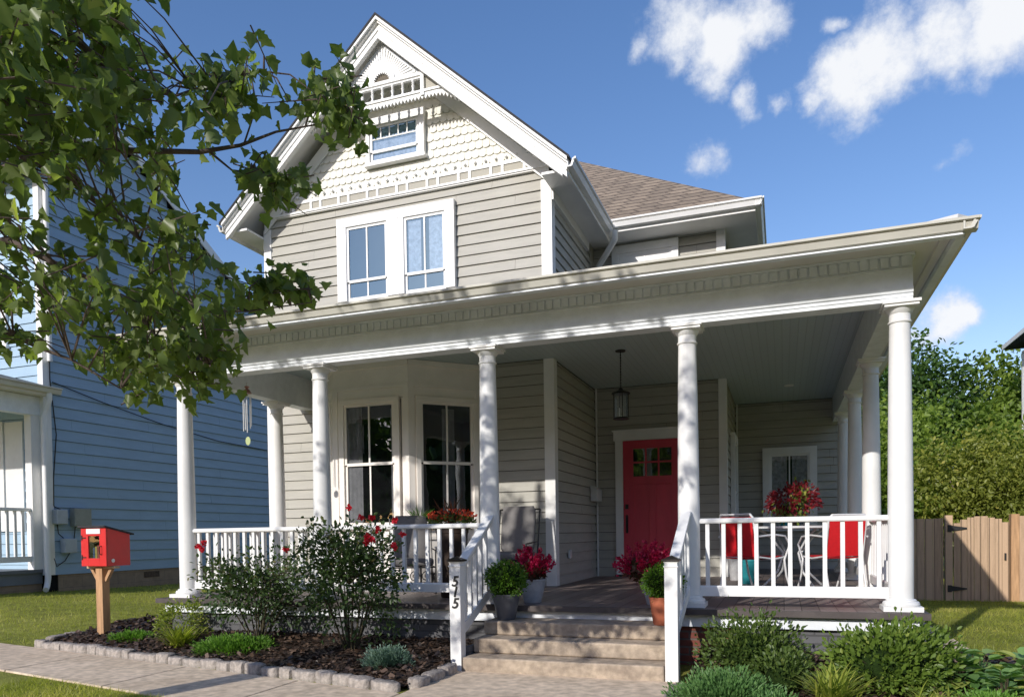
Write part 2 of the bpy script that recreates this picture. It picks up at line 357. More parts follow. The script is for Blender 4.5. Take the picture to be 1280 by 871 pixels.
CELO = leafmat('crimson_plume', (.22,.004,.03), (.52,.012,.09), (.70,.04,.16), .35)
CELOL = leafmat('dark_red_leaf', (.05,.03,.015), (.14,.05,.03), (.08,.11,.03), .3)
REDFL = leafmat('red_petal', (.42,.01,.02), (.70,.02,.05), (.8,.05,.10), .3)
ORFL = leafmat('orange_red_petal', (.5,.03,.015), (.75,.09,.04), (.7,.2,.1), .3)
COLEUS = leafmat('burgundy_leaf', (.09,.008,.015), (.26,.02,.03), (.34,.04,.05), .3)
BGT = leafmat('far_tree_leaf', (.055,.105,.015), (.23,.315,.05), (.38,.43,.09), .35)
BGD = leafmat('far_dark_tree_leaf', (.035,.08,.018), (.08,.15,.03), (.13,.20,.045), .25)
BGY = leafmat('far_olive_leaf', (.08,.11,.02), (.28,.30,.055), (.50,.40,.09), .35)
GRASSB = leafmat('grass_blade', (.20,.235,.035), (.38,.39,.07), (.52,.47,.14), .4)
CHIP = leafmat('bark_chip', (.025,.016,.012), (.12,.075,.05), (.24,.165,.12), 0)

# ------------------------------------------------------------------ the ground
def gz(x, y):
    z = -.5 + .055*max(0, -7.8-x)*min(1, max(0,(y-5.5)/2.5)) - .02*max(0, min(y, 20)-9)
    return z
def sheet(name, poly, dz, m, step=.5, kind='structure'):
    pass
gb = MB(); xs = [-400,-120,-60,-30,-20]+[-18+.5*i for i in range(56)]+[12,16,24,40,80,150,400]; ys = [-400,-100,-40,-20,-10,-5,0,2,3]+[3.5+.5*i for i in range(46)]+[30,40,70,150,400]
gb.add([(x,y,gz(x if x>-20 else -20,y)) for y in ys for x in xs], [(j*len(xs)+i, j*len(xs)+i+1, (j+1)*len(xs)+i+1, (j+1)*len(xs)+i) for j in range(len(ys)-1) for i in range(len(xs)-1)])
g = gb.build('ground', GRASSG, smooth=60); tag(g, kind='structure')
# street far in front, sidewalk, walkway, side path
sw = MB().box(-60, 60, -9, -2.2, -.62, -.49); tag(sw.build('street', ASPH), kind='structure')
def swt(x): return 5.86-.197*(x+7.75)
def swb(x): return 4.40-.2*(x+4.97)
sm = MB()
xx = [-16,-12.6,-11.1,-9.6,-8.1,-6.6,-5.1,-3.7,-2.66]
for a, b in zip(xx[:-1], xx[1:]):
    a += .008; b -= .008; t = -.484
    sk = -.12
    P4 = [(a,swb(a)), (b,swb(b)), (b+sk*0,swt(b)), (a,swt(a))]
    sm.add([(x,y,-.56) for x,y in P4]+[(x,y,t) for x,y in P4], [(0,1,5,4),(1,2,6,5),(2,3,7,6),(3,0,4,7),(4,5,6,7)])
o = sm.build('sidewalk', CONC, bevel=.008); tag(o, kind='structure')
wm = MB()
for y0, y1 in ((-2.2,1.2),(1.216,2.7),(2.716,4.15),(4.166,5.80)):
    wm.box(-2.65, -.68, y0, y1, -.56, -.482)
wm.box(-.672, 6, 2.0, 3.3, -.56, -.486)
tag(wm.build('walkway', CONC, bevel=.008), kind='structure')
sp = MB()
for k in range(8): sp.add([(1.1,6.9+k*1.1,-.76),(1.66,6.9+k*1.1,-.76),(1.66,7.99+k*1.1,-.77),(1.1,7.99+k*1.1,-.77),(1.1,6.9+k*1.1,gz(1.5,6.9+k*1.1)+.018),(1.66,6.9+k*1.1,gz(1.5,6.9+k*1.1)+.018),(1.66,7.99+k*1.1,gz(1.5,7.99+k*1.1)+.018),(1.1,7.99+k*1.1,gz(1.5,7.99+k*1.1)+.018)],[(0,1,5,4),(1,2,6,5),(2,3,7,6),(3,0,4,7),(4,5,6,7)])
tag(sp.build('side_path', CONC), kind='structure')
# mulch beds
def bz(x, y):
    yc = swt(x) if x < -2 else 5.3
    return -.468+.10*min(1,max(0,(y-yc-.1)/1.1))
def inpoly(x, y, p):
    c = False; j = len(p)-1
    for i in range(len(p)):
        if (p[i][1] > y) != (p[j][1] > y) and x < (p[j][0]-p[i][0])*(y-p[i][1])/(p[j][1]-p[i][1])+p[i][0]: c = not c
        j = i
    return c
bedL = [(-7.72,5.98),(-5.0,5.46),(-2.70,4.99),(-2.66,6.85),(-6.55,6.85),(-6.7,9.6),(-7.6,9.6),(-8.0,7.9)]
bedR = [(-.66,4.3),(-.2,3.5),(1.2,3.9),(2.1,5.0),(2.3,6.4),(1.15,7.1),(1.05,6.8),(-.68,6.8)]
for poly, nm in ((bedL,'mulch_bed'),(bedR,'mulch_bed')):
    cx = sum(p[0] for p in poly)/len(poly); cy = sum(p[1] for p in poly)/len(poly)
    mb = MB(); n = len(poly); R = [0,.5,.9,1.0]
    vs = [(cx,cy,bz(cx,cy))]
    for r in R[1:]:
        for k in range(n):
            for sub in range(4):
                a = poly[k]; b = poly[(k+1)%n]; t = sub/4; x = a[0]+(b[0]-a[0])*t; y = a[1]+(b[1]-a[1])*t
                vs.append((cx+(x-cx)*r, cy+(y-cy)*r, bz(cx+(x-cx)*r,cy+(y-cy)*r) + rng.random()*.012))
    m4 = n*4; fs = [(0,1+k,1+(k+1)%m4) for k in range(m4)]
    for j in range(2): fs += [(1+j*m4+k, 1+(j+1)*m4+k, 1+(j+1)*m4+(k+1)%m4, 1+j*m4+(k+1)%m4) for k in range(m4)]
    mb.add(vs, fs); tag(mb.build(nm, MULCH, smooth=60), kind='structure')
P = []
while len(P) < 15000:
    x = rng.uniform(-8,2.3); y = rng.uniform(3.6,8.5)
    if inpoly(x,y,bedL) or inpoly(x,y,bedR): P.append((x,y,bz(x,y)+.012+rng.random()*.018))
n = len(P); D = rdir(n); D[:,2] *= .25; Nn = rdir(n, 1.6)
o = scatter('mulch_chips', 'chip', P, D, Nn, rng.uniform(.02,.06,n), CHIP, rnd=rng.random(n)**1.6); tag(o, 'dark shredded bark mulch covering the flower beds', 'mulch', kind='stuff')
# lawn blades
def lawn(name, test, n, box, lab, size):
    P = []
    while len(P) < n:
        x = rng.uniform(box[0],box[1]); y = rng.uniform(box[2],box[3])
        if test(x,y): P.append((x,y,gz(x,y)-.005))
    D = rdir(n, 1.2); D[:,2] = np.abs(D[:,2]); P = np.array(P)
    pat = .5+.25*np.sin(P[:,0]*1.7+P[:,1]*.8)+.25*np.sin(P[:,1]*2.3-P[:,0])
    o = scatter(name, 'grass', P, D, rdir(n), rng.uniform(size*.6,size*1.4,n), GRASSB, rnd=np.clip(pat*.75+rng.random(n)*.6-.2+.25*np.sin(P[:,0]*5.1)*np.sin(P[:,1]*4.3),0,1))
    tag(o, lab, 'grass', kind='stuff')
lawn('lawn_grass', lambda x,y: not inpoly(x,y,bedL) and not(x>-6.9 and y>6.5) and y > swt(x)+.08 and x>-18.0*y/12-1, 70000, (-18,-6.2,5.6,17), 'mown green lawn between the two houses', .05)
lawn('lawn_grass', lambda x,y: not inpoly(x,y,bedR) and x > 1.68, 60000, (1.68,7,5.8,15.0), 'mown green lawn in front of the wooden fence', .05)
lawn('lawn_grass', lambda x,y: y < swb(x)-.03 and y > swb(x)-1.2, 9000, (-6,-3,3.4,4.6), 'grass strip on the street side of the sidewalk', .05)

# ------------------------------------------------------------------ edging stones
def edge_stone(path, w, lab, grp):
    first = None
    for k in range(len(path)-1):
        a = Vector((*path[k],0)); b = Vector((*path[k+1],0)); L = (b-a).length; n = max(1, round(L/w)); cutl = sorted([0]+[(i+random.uniform(-.22,.22))/n for i in range(1,n)]+[1])
        for i in range(n):
            c = a.lerp(b, (cutl[i]+cutl[i+1])/2); c += Vector((0,random.uniform(-.012,.012),0)); ang = math.atan2(b.y-a.y, b.x-a.x) + random.uniform(-.06,.06)
            mb = MB(); l = L*(cutl[i+1]-cutl[i])*.485; d = .060*random.uniform(.9,1.15); h = random.uniform(.055,.085)
            nx, ny = 5, 4; vs = []; ph = random.random()*6
            for ring, (rs, z) in enumerate(((1,-.06),(1,h*.72),(.93,h*.93),(.8,h))):
                for j in range(16):
                    t = 2*PI*j/16; cc, ss = math.cos(t), math.sin(t); q = (abs(cc)**4+abs(ss)**4)**-.25
                    wob = 1+.03*math.sin(3*t+ph)+.02*math.sin(7*t+2*ph)
                    vs.append((cc*q*l*(rs if rs==1 else 1-(1-rs)*.5)*wob, ss*q*d*rs*wob, z+.004*math.sin(5*t+ph)))
            fs = [(r*16+j, r*16+(j+1)%16, (r+1)*16+(j+1)%16, (r+1)*16+j) for r in range(3) for j in range(16)]+[tuple(48+j for j in range(16))]
            mb.add(vs, fs); o = mb.build('edging_stone', STONE, smooth=50)
            o.location = (c.x, c.y, gz(c.x,c.y)+.012); o.rotation_euler = (random.uniform(-.05,.05), random.uniform(-.03,.03), ang)
            tag(o, lab, 'edging stone', grp)
edge_stone([(-7.78,5.97),(-7.4,5.86),(-5.0,5.42),(-3.2,5.06),(-2.72,4.95)], .2, 'rounded grey stone block edging the mulch bed along the sidewalk', 'stones edging the bed along the sidewalk')
edge_stone([(-7.80,6.1),(-7.98,7.2),(-8.02,8.1)], .22, 'grey stone block edging the mulch bed beside the lawn', 'stones edging the bed beside the lawn')
edge_stone([(-2.66,5.05),(-2.64,5.75)], .24, 'grey stone block edging the mulch bed beside the front walk', 'stones edging the bed beside the walk')
edge_stone([(-.70,4.4),(-.72,5.5)], .26, 'grey stone block edging the shrub bed beside the front walk', 'stones edging the shrub bed')

# ------------------------------------------------------------------ siding
def siding(mb, F, L, z0, z1, ex, top=None, u0=0.0):
    z = z0
    while z < z1-1e-4:
        zt = min(z+ex, z1); a = .002; o = .024
        ua, ub = u0, L
        if top:
            ua, ub = top(zt)
            if ub-ua < .02: break
        jit = random.uniform(-.0015,.0015)
        cuts = [ua]; c = ua+random.uniform(.5,3.2)
        while c < ub-.25: cuts.append(c); c += random.uniform(2.2,3.6)
        cuts.append(ub)
        for ca, cb in zip(cuts[:-1], cuts[1:]):
            jit = random.uniform(-.002,.002); zj = random.uniform(-.0015,.0015); ca2 = ca+(.0015 if ca > ua else 0); cb2 = cb-(.0015 if cb < ub else 0)
            p = [W(F,ca2,o+jit,z+zj), W(F,cb2,o+jit,z+zj), W(F,cb2,a,zt-.0045), W(F,ca2,a,zt-.0045), W(F,ca2,0,z+zj), W(F,cb2,0,z+zj), W(F,cb2,0,zt), W(F,ca2,0,zt)]
            mb.add(p, [(0,1,2,3),(4,5,1,0),(5,6,2,1),(7,4,0,3)])
        z += ex
    return mb

# ------------------------------------------------------------------ the taupe house
H = thing('house', 'grey taupe two storey house with white columned wraparound porch and gable', 'house', (-3,9,0))
ST = .136
# walls of the porch level
def wall(x0,y0,x1,y1,z0,z1,m=TAUPE,ex=ST,par=H,name='siding_wall'):
    F, L = frame(x0,y0,x1,y1); return siding(MB(), F, L, z0, z1, ex).build(name, m, par)
wall(-7.1,9.16,-6.20,9.16, 0.0,2.9)
wall(-3.65,9.16,-2.76,9.16, 0.0,2.9)
wall(-2.75,9.17,-2.75,11.39, 0.0,2.9)
wall(-2.74,11.39,-.80,11.39, 0.0,2.9)
wall(-.79,11.40,-.79,13.80, 0.0,2.9)
wall(-.78,13.81,1.15,13.81, 0.0,2.9)
wall(1.15,13.82,1.15,18.0, -.7,2.9)
wall(-7.1,16.0,-7.1,9.17, -.5,5.4)
# upper storey
wall(-7.1,9.16,-2.76,9.16, 3.0,5.28)
wall(-2.75,9.17,-2.75,11.39, 3.0,5.2)
wall(-2.74,11.39,-.80,11.39, 3.0,5.15)
wall(-.79,11.40,-.79,17.0, 2.95,5.15)
MB().box(-7.08,-2.77,9.175,11.5,-.5,5.24).box(-7.08,-.81,11.405,16,-.5,5.14).box(-.78,1.13,13.83,17.9,-.6,2.93).build('wall_core', DARK, H)  # near-black so the gaps between siding boards read as shadow lines
# corner boards
def cboard(x,y,z0,z1,sx=1,w=.11):
    mb = MB(); t = .028
    if sx > 0: mb.box(x-w, x+t, y-t, y, z0, z1).box(x, x+t, y, y+w, z0, z1)
    else: mb.box(x-t, x+w, y-t, y, z0, z1).box(x-t, x, y, y+w, z0, z1)
    return mb.build('corner_board', WHITE, H, bevel=.003)
cboard(-2.75,9.16,0,2.9); cboard(-.79,11.39,0,2.9,w=.09); cboard(-2.75,9.16,3.0,5.16,w=.115); cboard(-7.1,9.16,3.0,5.16,-1,w=.10); cboard(-.79,11.39,3.0,5.1,w=.10)
cboard(-7.1,9.16,-.5,2.9,-1,w=.10); cboard(1.15,13.81,-.6,2.9,w=.1)
MB().box(-2.72,-2.70,11.345,11.385,0,2.9).build('inside_corner_trim', WHITE, H)
MB().box(-.765,-.74,13.765,13.80,0,2.9).build('inside_corner_trim', WHITE, H)
MB().box(-2.749,-2.725,11.15,11.38,3.0,5.1).build('inside_corner_trim', TAUPED, H)

# porch floor
fl = MB().box(-6.66,1.04,6.60,9.14,-.045,0).box(-2.74,1.04,9.14,11.38,-.045,0).box(-.78,1.04,11.38,13.79,-.045,0)
fl.build('porch_floor', DECKM, H)
MB().box(-6.70,-6.66,6.56,9.14,-.046,.003).box(-6.70,1.08,6.555,6.60,-.047,.004).box(1.04,1.08,6.60,13.79,-.046,.003).build('floor_edge', mat('deck_edge', (.09,.075,.07), .6, .3, noise=(5,.25)), H)
MB().box(-6.635,1.015,6.63,6.66,-.155,-.048).box(.985,1.015,6.66,13.8,-.155,-.048).box(-6.635,-6.605,6.66,9.14,-.155,-.048).build('skirt_board', WHITE2, H, bevel=.002)
MB().box(-6.58,-2.62,6.68,6.85,-.75,-.156).box(-6.58,-6.45,6.85,9.1,-.75,-.156).build('foundation', GREYBRICK, H)
MB().box(-.87,-.42,6.68,6.85,-.75,-.156).build('brick_pier', REDBRICK, H)
MB().box(-.418,.97,6.69,6.85,-.75,-.156).box(.83,.97,6.85,13.7,-.75,-.157).build('foundation', GREYBRICK, H)
# steps: three concrete blocks
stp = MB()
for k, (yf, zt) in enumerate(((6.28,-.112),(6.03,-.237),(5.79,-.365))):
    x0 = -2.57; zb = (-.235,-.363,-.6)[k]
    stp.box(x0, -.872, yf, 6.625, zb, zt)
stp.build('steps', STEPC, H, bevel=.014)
MB().box(-2.615,-2.575,5.93,6.62,-.7,-.30).build('step_side', GREYBRICK, H)
# ceiling
MB().box(-6.45,.92,6.8,9.15,2.90,2.93).box(-2.74,.92,9.15,11.38,2.90,2.93).box(-.78,.92,11.38,13.8,2.90,2.93).build('porch_ceiling', CEIL, H)
MB().lathe([(.07,2.885),(.075,2.899)], .1, 12.3, 20).build('recessed_light', WHITE, H)
# beam / entablature : front, right, left
en = MB()
def entab(mb, A, B, out):
    """profile pushed outward from the beam centre line"""
    mb.extr([(-.09,2.49),(.085,2.49),(.085,2.515),(.095,2.52),(.095,2.545),(.11,2.55),(.12,2.575),(.12,2.59),(.09,2.592),(.09,2.735),(.10,2.737),(.10,2.748),(-.09,2.748),(-.09,2.899)][:13], A, B, out)
entab(en, (-6.50,6.80,0), (.985,6.80,0), (0,-1,0))
entab(en, (.89,6.90,0), (.89,13.8,0), (1,0,0))
entab(en, (-6.40,6.90,0), (-6.40,9.15,0), (-1,0,0))
# above the frieze: backing for dentils, inner side of the beam
en.box(-6.49,.98,6.715,6.88,2.749,2.90).box(.80,.975,6.89,13.8,2.749,2.90).box(-6.485,-6.315,6.89,9.15,2.749,2.90)
en.extr([(-.02,2.86),(-.02,2.895),(.06,2.895)], (-6.3,6.91,0), (.79,6.91,0), (0,1,0))
en.build('entablature', WHITE2, H)
dn = MB(); x = -6.47
while x < .955: dn.box(x, x+.058, 6.698, 6.714, 2.765, 2.842); x += .076
y = 6.78
while y < 13.7: dn.box(.976, .992, y, y+.058, 2.765, 2.842); y += .076
dn.box(-6.50,.995,6.685,6.713,2.844,2.862).box(.977,1.005,6.72,13.8,2.844,2.862)
dn.build('dentil_moulding', WHITE2, H)
# soffit and fascia
SOFF = mat('greige_soffit_paint', (.72,.69,.65), .6, .3, noise=(2,.06), bump=(20,.1))
so = MB().box(-6.66,1.20,6.29,6.70,2.863,2.885).box(1.0,1.20,6.70,15.2,2.863,2.885).box(-6.66,-6.5,6.7,9.15,2.863,2.885)
so.box(-6.64,1.18,6.292,6.36,2.835,2.862).box(1.13,1.195,6.36,15.2,2.835,2.862)
so.build('porch_soffit', SOFF, H)
MB().box(-6.68,1.222,6.264,6.288,2.80,2.89).box(-6.70,1.245,6.215,6.288,2.786,2.799).box(1.202,1.225,6.289,15.2,2.80,2.89).box(1.202,1.262,6.289,15.2,2.786,2.799).box(-6.684,-6.662,6.289,9.15,2.80,2.89).build('fascia_board', WHITE2, H)
GP = [(0,.0),(.05,.0),(.068,.008),(.076,.03),(.088,.055),(.092,.066),(.078,.069),(.078,.079),(.112,.083),(.115,.106),(.105,.11),(.07,.09),(.045,.02),(.012,.012),(.012,.105),(0,.105)]
gt = MB().extr([(a,b*.78+2.803) for a,b in GP], (-6.76,6.262,0), (1.325,6.262,0), (0,-1,0))
gt.extr([(a,b*.78+2.804) for a,b in GP], (1.226,6.16,0), (1.226,15.2,0), (1,0,0))
gt.extr([(a,b*.78+2.804) for a,b in GP], (-6.685,6.16,0), (-6.685,9.15,0), (-1,0,0))
gt.build('porch_gutter', GUTTER, H, smooth=35)
# porch roof (low slope, hip at the right) sits above the gutter
zr = 2.895; k = .22
R1 = MB()
def prz(d): return zr+k*d
pts = [(-6.70,6.20),(1.36,6.20)]
R1.add([(-6.70,6.18,zr),(1.30,6.18,zr),(-1.4,9.16,prz(2.9)),(-6.70,9.16,prz(2.96)),(-2.74,9.3,prz(3.1)),(-1.0,9.0,prz(2.6))],[(0,1,2,3)])
R1.add([(1.30,6.18,zr),(1.30,15.2,zr),(-.78,15.2,prz(2.14)),(-.78,8.34,prz(2.14)),(-1.4,9.16,prz(2.9)),(-2.74,9.16,prz(2.9)),(-2.74,11.5,prz(2.9)),(-.78,11.5,prz(2.14))],[(0,1,2,3),(0,3,7,6,4)])
R1.add([(-6.70,6.18,zr-.02),(1.30,6.18,zr-.02),(1.30,6.18,zr),(-6.70,6.18,zr),(1.30,15.2,zr-.02),(1.30,15.2,zr),(-6.70,9.16,zr-.02),(-6.70,9.16,prz(2.96))],[(0,1,2,3),(1,4,5,2),(6,0,3,7)])
R1.build('porch_roof', PORCHROOF, H)
MB().bar((1.24,6.26,2.925),(.86,6.66,3.01),.10,.03).build('hip_cap', WHITE, H)

# ------------------------------------------------------------------ columns
def column(x, y, half=False):
    sh = MB().lathe([(.094,.10),(.096,.5),(.095,.9),(.091,1.4),(.085,1.9),(.078,2.33),(.078,2.33)], x, y, 28).build('column', WHITE, H, smooth=50)
    MB().box(x-.145,x+.145,y-.145,y+.145,.005,.045).lathe([(.135,.046),(.14,.06),(.132,.078),(.115,.084),(.115,.092),(.107,.098),(.096,.101)], x, y, 28).build('column_base', WHITE, sh, smooth=40)
    MB().lathe([(.078,2.325),(.088,2.33),(.09,2.34),(.082,2.348),(.079,2.352),(.08,2.40),(.09,2.41),(.105,2.435),(.11,2.445)], x, y, 28).box(x-.125,x+.125,y-.125,y+.125,2.446,2.466).box(x-.138,x+.138,y-.138,y+.138,2.467,2.489).build('column_capital', WHITE, sh, smooth=40)
CX = [-6.45,-4.62,-2.70,-.79,.90]
for x in CX: column(x, 6.80)
for y in (8.93,10.86,12.80): column(.90, y)
column(-6.42, 8.42)
# ------------------------------------------------------------------ railings
def railing(A, B, n, par=H, name='railing'):
    A = Vector((*A,0)); B = Vector((*B,0)); d = (B-A).normalized()
    mb = MB(); r = Vector((d.y,-d.x,0))
    def prof(pts, mbx): 
        mbx.extr(pts, A, B, r); 
    prof([(-.032,.742),(.032,.742),(.038,.752),(.038,.772),(.022,.786),(-.022,.786),(-.038,.772),(-.038,.752)], mb)
    hr = mb.build(name, WHITE, par, smooth=30)
    m2 = MB(); prof([(-.028,.10),(.028,.10),(.028,.18),(.016,.192),(-.016,.192),(-.028,.18)], m2); m2.build('bottom_rail', WHITE, hr)
    b0 = None; ang = math.atan2(d.y,d.x)
    for i in range(n):
        p = A.lerp(B, (i+.5)/n)
        if b0 is None:
            q = MB().box(-.0175,.0175,-.0175,.0175,.185,.745); b0 = q.build('baluster', WHITE, hr, bevel=.002); b0.location = (p.x,p.y,0); b0.rotation_euler = (0,0,ang)
        else:
            c = b0.copy(); col.objects.link(c); c.location = (p.x,p.y,0); c.rotation_euler = (0,0,ang+random.uniform(-.03,.03))
    return hr
railing((-6.36,6.82),(-4.71,6.82),13); railing((-4.53,6.82),(-2.79,6.82),13); railing((-.70,6.82),(.81,6.82),11)
railing((-6.43,6.9),(-6.43,8.33),11); railing((-6.43,8.51),(-6.43,9.12),4); railing((.90,6.9),(.90,8.84),13); railing((.90,9.02),(.90,10.77),12); railing((.90,10.95),(.90,12.71),12)
# stair rails
def stair_rail(x, xc, face):
    np_ = MB().box(x-.05,x+.05,5.80,5.90,-.60,.435).box(x-.056,x+.056,5.794,5.906,.40,.412).box(x-.054,x+.054,5.796,5.904,.436,.446)
    npo = np_.build('newel_post', WHITE, H, bevel=.002)
    cp = MB().box(x-.066,x+.066,5.784,5.916,.447,.462); cp.add([(x-.06,5.79,.463),(x+.06,5.79,.463),(x+.06,5.91,.463),(x-.06,5.91,.463),(x,5.85,.492)],[(0,1,4),(1,2,4),(2,3,4),(3,0,4)]); cp.build('post_cap', BRONZE, npo)
    a = Vector((x,5.90,.395)); b = Vector((xc,6.70,.84)); 
    hr = MB().bar(a,b,.085,.035).build('stair_railing', WHITE, H, bevel=.006)
    MB().bar((x,5.90,-.16),(xc,6.70,.155),.05,.085).build('bottom_rail', WHITE, hr)
    MB().bar((x,5.90,.355),(xc,6.70,.80),.03,.05).build('under_rail', WHITE, hr)
    for t in (.14,.31,.48,.65,.82):
        px = x+(xc-x)*t; py = 5.9+.8*t; zb = -.14+.315*t; ze = .355+.445*t
        MB().box(px-.0175,px+.0175,py-.0175,py+.0175,zb,ze).build('baluster', WHITE, hr)
    return npo
nl = stair_rail(-2.635,-2.66,0); nr = stair_rail(-.815,-.80,1)
def text(body, size, mtx, m, name, par=None, extr=.003, shear=.0, bold=0):
    cu = bpy.data.curves.new('t','FONT'); cu.body = body; cu.size = size; cu.extrude = extr; cu.align_x = 'CENTER'; cu.align_y = 'CENTER'; cu.shear = shear; cu.offset = bold
    ob = bpy.data.objects.new('t', cu); col.objects.link(ob); dg = bpy.context.evaluated_depsgraph_get(); dg.update()
    me = bpy.data.meshes.new_from_object(ob.evaluated_get(dg)); bpy.data.objects.remove(ob); bpy.data.curves.remove(cu)
    me.transform(mtx); me.materials.clear(); me.materials.append(m); me.name = name
    return link(name, me, par)
for ch, z in (('5',.275),('1',.185),('5',.088)):
    text(ch, .125, Matrix.Translation((-2.635,5.796,z)) @ Matrix.Rotation(PI/2,4,'X'), BLACK, 'house_number', nl, .004, .22, .002)

# ------------------------------------------------------------------ windows
def curtain(F,u0,u1,n,z0,z1,m,par,amp=.012,waves=5,name='curtain'):
    mb = MB(); K = 30; vs = []
    for i in range(K+1):
        t = i/K; u = u0+(u1-u0)*t; o = n+amp*math.sin(t*waves*2*PI)
        vs += [W(F,u,o,z0), W(F,u+.0,n+amp*.5*math.sin(t*waves*2*PI),z1)]
    mb.add(vs, [(2*i,2*i+2,2*i+3,2*i+1) for i in range(K)]); return mb.build(name, m, par, smooth=80)
def window(F,u0,u1,z0,z1,cas=.12,zm=None,glass=GLASS,head=.12,sill=True,mull=True,curt=None,par=H,wm=WHITE,label=None,casR=None):
    """double hung window in wall frame F: opening u0..u1,z0..z1"""
    if casR is None: casR = cas
    if zm is None: zm = (z0+z1)/2
    c = MB().fbox(F,u0-cas,u0,.0,.066,z0,z1).fbox(F,u1,u1+casR,.0,.066,z0,z1).fbox(F,u0-cas-.0,u1+casR+.0,.0,.069,z1,z1+head)
    win = c.build('window', wm, par, bevel=.003, label=label)
    if sill: MB().fbox(F,u0-cas-.02,u1+casR+.02,.0,.085,z0-.045,z0-.001).build('sill', wm, win, bevel=.003)
    MB().fbox(F,u0,u1,.003,.006,z0,z1).build('dark_backing', DARK, win)  # flat dark sheet on the wall in place of an unlit room
    s = .035
    up = MB().fbox(F,u0,u0+s,.022,.048,zm,z1).fbox(F,u1-s,u1,.022,.048,zm,z1).fbox(F,u0+s,u1-s,.022,.048,z1-s,z1).fbox(F,u0+s,u1-s,.022,.048,zm-.018,zm+.02)
    if mull: um = (u0+u1)/2; up.fbox(F,um-.011,um+.011,.026,.045,zm+.02,z1-s)
    up.build('sash', wm, win)
    lo = MB().fbox(F,u0,u0+s,.010,.034,z0,zm-.019).fbox(F,u1-s,u1,.010,.034,z0,zm-.019).fbox(F,u0+s,u1-s,.010,.034,z0,z0+s*1.3)
    if mull: lo.fbox(F,um-.011,um+.011,.012,.030,z0+s*1.3,zm-.019)
    lo.build('sash', wm, win)
    MB().quad(W(F,u0+s,.036,zm+.02),W(F,u1-s,.036,zm+.02),W(F,u1-s,.036,z1-s),W(F,u0+s,.036,z1-s)).build('pane', glass, win)
    MB().quad(W(F,u0+s,.024,z0+s),W(F,u1-s,.024,z0+s),W(F,u1-s,.024,zm-.018),W(F,u0+s,.024,zm-.018)).build('pane', glass, win)
    if curt:
        for (a,b,za,zb,m,wv) in curt: curtain(F,a,b,.013,za,zb,m,win,.004,wv)
    return win
Fg,_ = frame(-7.1,9.139,-2.75,9.139)   # front wall, u = x+7.1
def ux(x): return x+7.1
# pair of upper windows under one casing
window(Fg,ux(-5.70),ux(-5.06),3.95,4.97,cas=.15,zm=4.205+.01,glass=GLASSUP,sill=False,casR=.18,head=.13,curt=None,label='left upper window with clear panes')
window(Fg,ux(-4.80),ux(-4.19),3.95,4.97,cas=.0781,zm=4.205,glass=GLASSUP,sill=False,casR=.14,head=.13,curt=[(ux(-4.75),ux(-4.56),4.23,4.93,LACE,2),(ux(-4.44),ux(-4.23),4.23,4.93,LACE,2)],label='right upper window with lace curtains')
# attic window
win = window(Fg,ux(-5.30),ux(-4.56),5.78,6.28,cas=.06,casR=.09,zm=5.93,glass=GLASSUP,mull=False,head=.1,curt=[(ux(-5.26),ux(-4.6),5.80,6.14,LACE,7)],label='small attic window with lace curtain')
mm = MB()
for i in range(1,5):
    u = ux(-5.265)+i*.134; mm.fbox(Fg,u-.008,u+.008,.037,.046,6.10,6.25)
mm.fbox(Fg,ux(-5.265),ux(-4.595),.037,.0455,6.09,6.105); mm.build('muntin', WHITE, win)
# ---- bay window (ground floor)
BX = [(-6.22,9.15),(-5.55,8.45),(-4.44,8.45),(-3.74,9.15)]
bay = MB()
for (a,b) in zip(BX[:-1],BX[1:]):
    F,L = frame(*a,*b)
    bay.fbox(F,0,L,-.05,-.01,0.0,.78).fbox(F,0,L,-.05,-.01,2.42,2.895).fbox(F,-.0,L,-.01,.012,2.56,2.60).fbox(F,0.0,L,-.01,.018,2.83,2.895)
    bay.fbox(F,0,.10,-.05,.0,.78,2.42).fbox(F,L-.10,L,-.05,.0,.78,2.42).fbox(F,-.01,.07,-.01,.014,.0,2.56).fbox(F,L-.07,L+.01,-.01,.014,0,2.56)
    bay.fbox(F,.08,L-.08,-.01,.014,.08,.12).fbox(F,.08,L-.08,-.01,.014,.62,.66)
bayo = bay.build('bay_window', BAYW, H)
DR = MB()
for i,(a,b) in enumerate(zip(BX[:-1],BX[1:])):
    F,L = frame(*a,*b); F = (F[0]-F[4]*.035, F[1]-F[5]*.035, *F[2:])
    w = .075 if i == 1 else .06
    cu = None
    if i == 1: cu = [(.17,.42,.82,2.36,CURT,4),(.84,.92,.82,2.3,CURT,1)]
    if i == 2: cu = [(.45,.62,.82,2.3,CURT,2)]
    window(F,.17 if i==1 else .15,L-.20 if i==1 else L-.12,.80,2.38,cas=w,zm=1.60,glass=GLASSD,head=.06,curt=cu,wm=BAYW)
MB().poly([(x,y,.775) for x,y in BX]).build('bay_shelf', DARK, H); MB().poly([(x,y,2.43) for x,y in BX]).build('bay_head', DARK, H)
# back wall window (beside the table) and side wall window
Fb,_ = frame(-.79,13.79,1.15,13.79)
window(Fb,.58,1.22,.70,1.98,cas=.12,zm=1.3,glass=GLASS,head=.12,curt=[(.61,.86,.72,1.95,LACE,4),(.94,1.19,.72,1.95,LACE,4)],label='white framed back window with pale curtains')
Fs,_ = frame(-.77,11.40,-.77,13.8)
window(Fs,.95,1.6,.6,2.1,cas=.12,zm=1.3,glass=GLASS,label='window in the porch side wall')
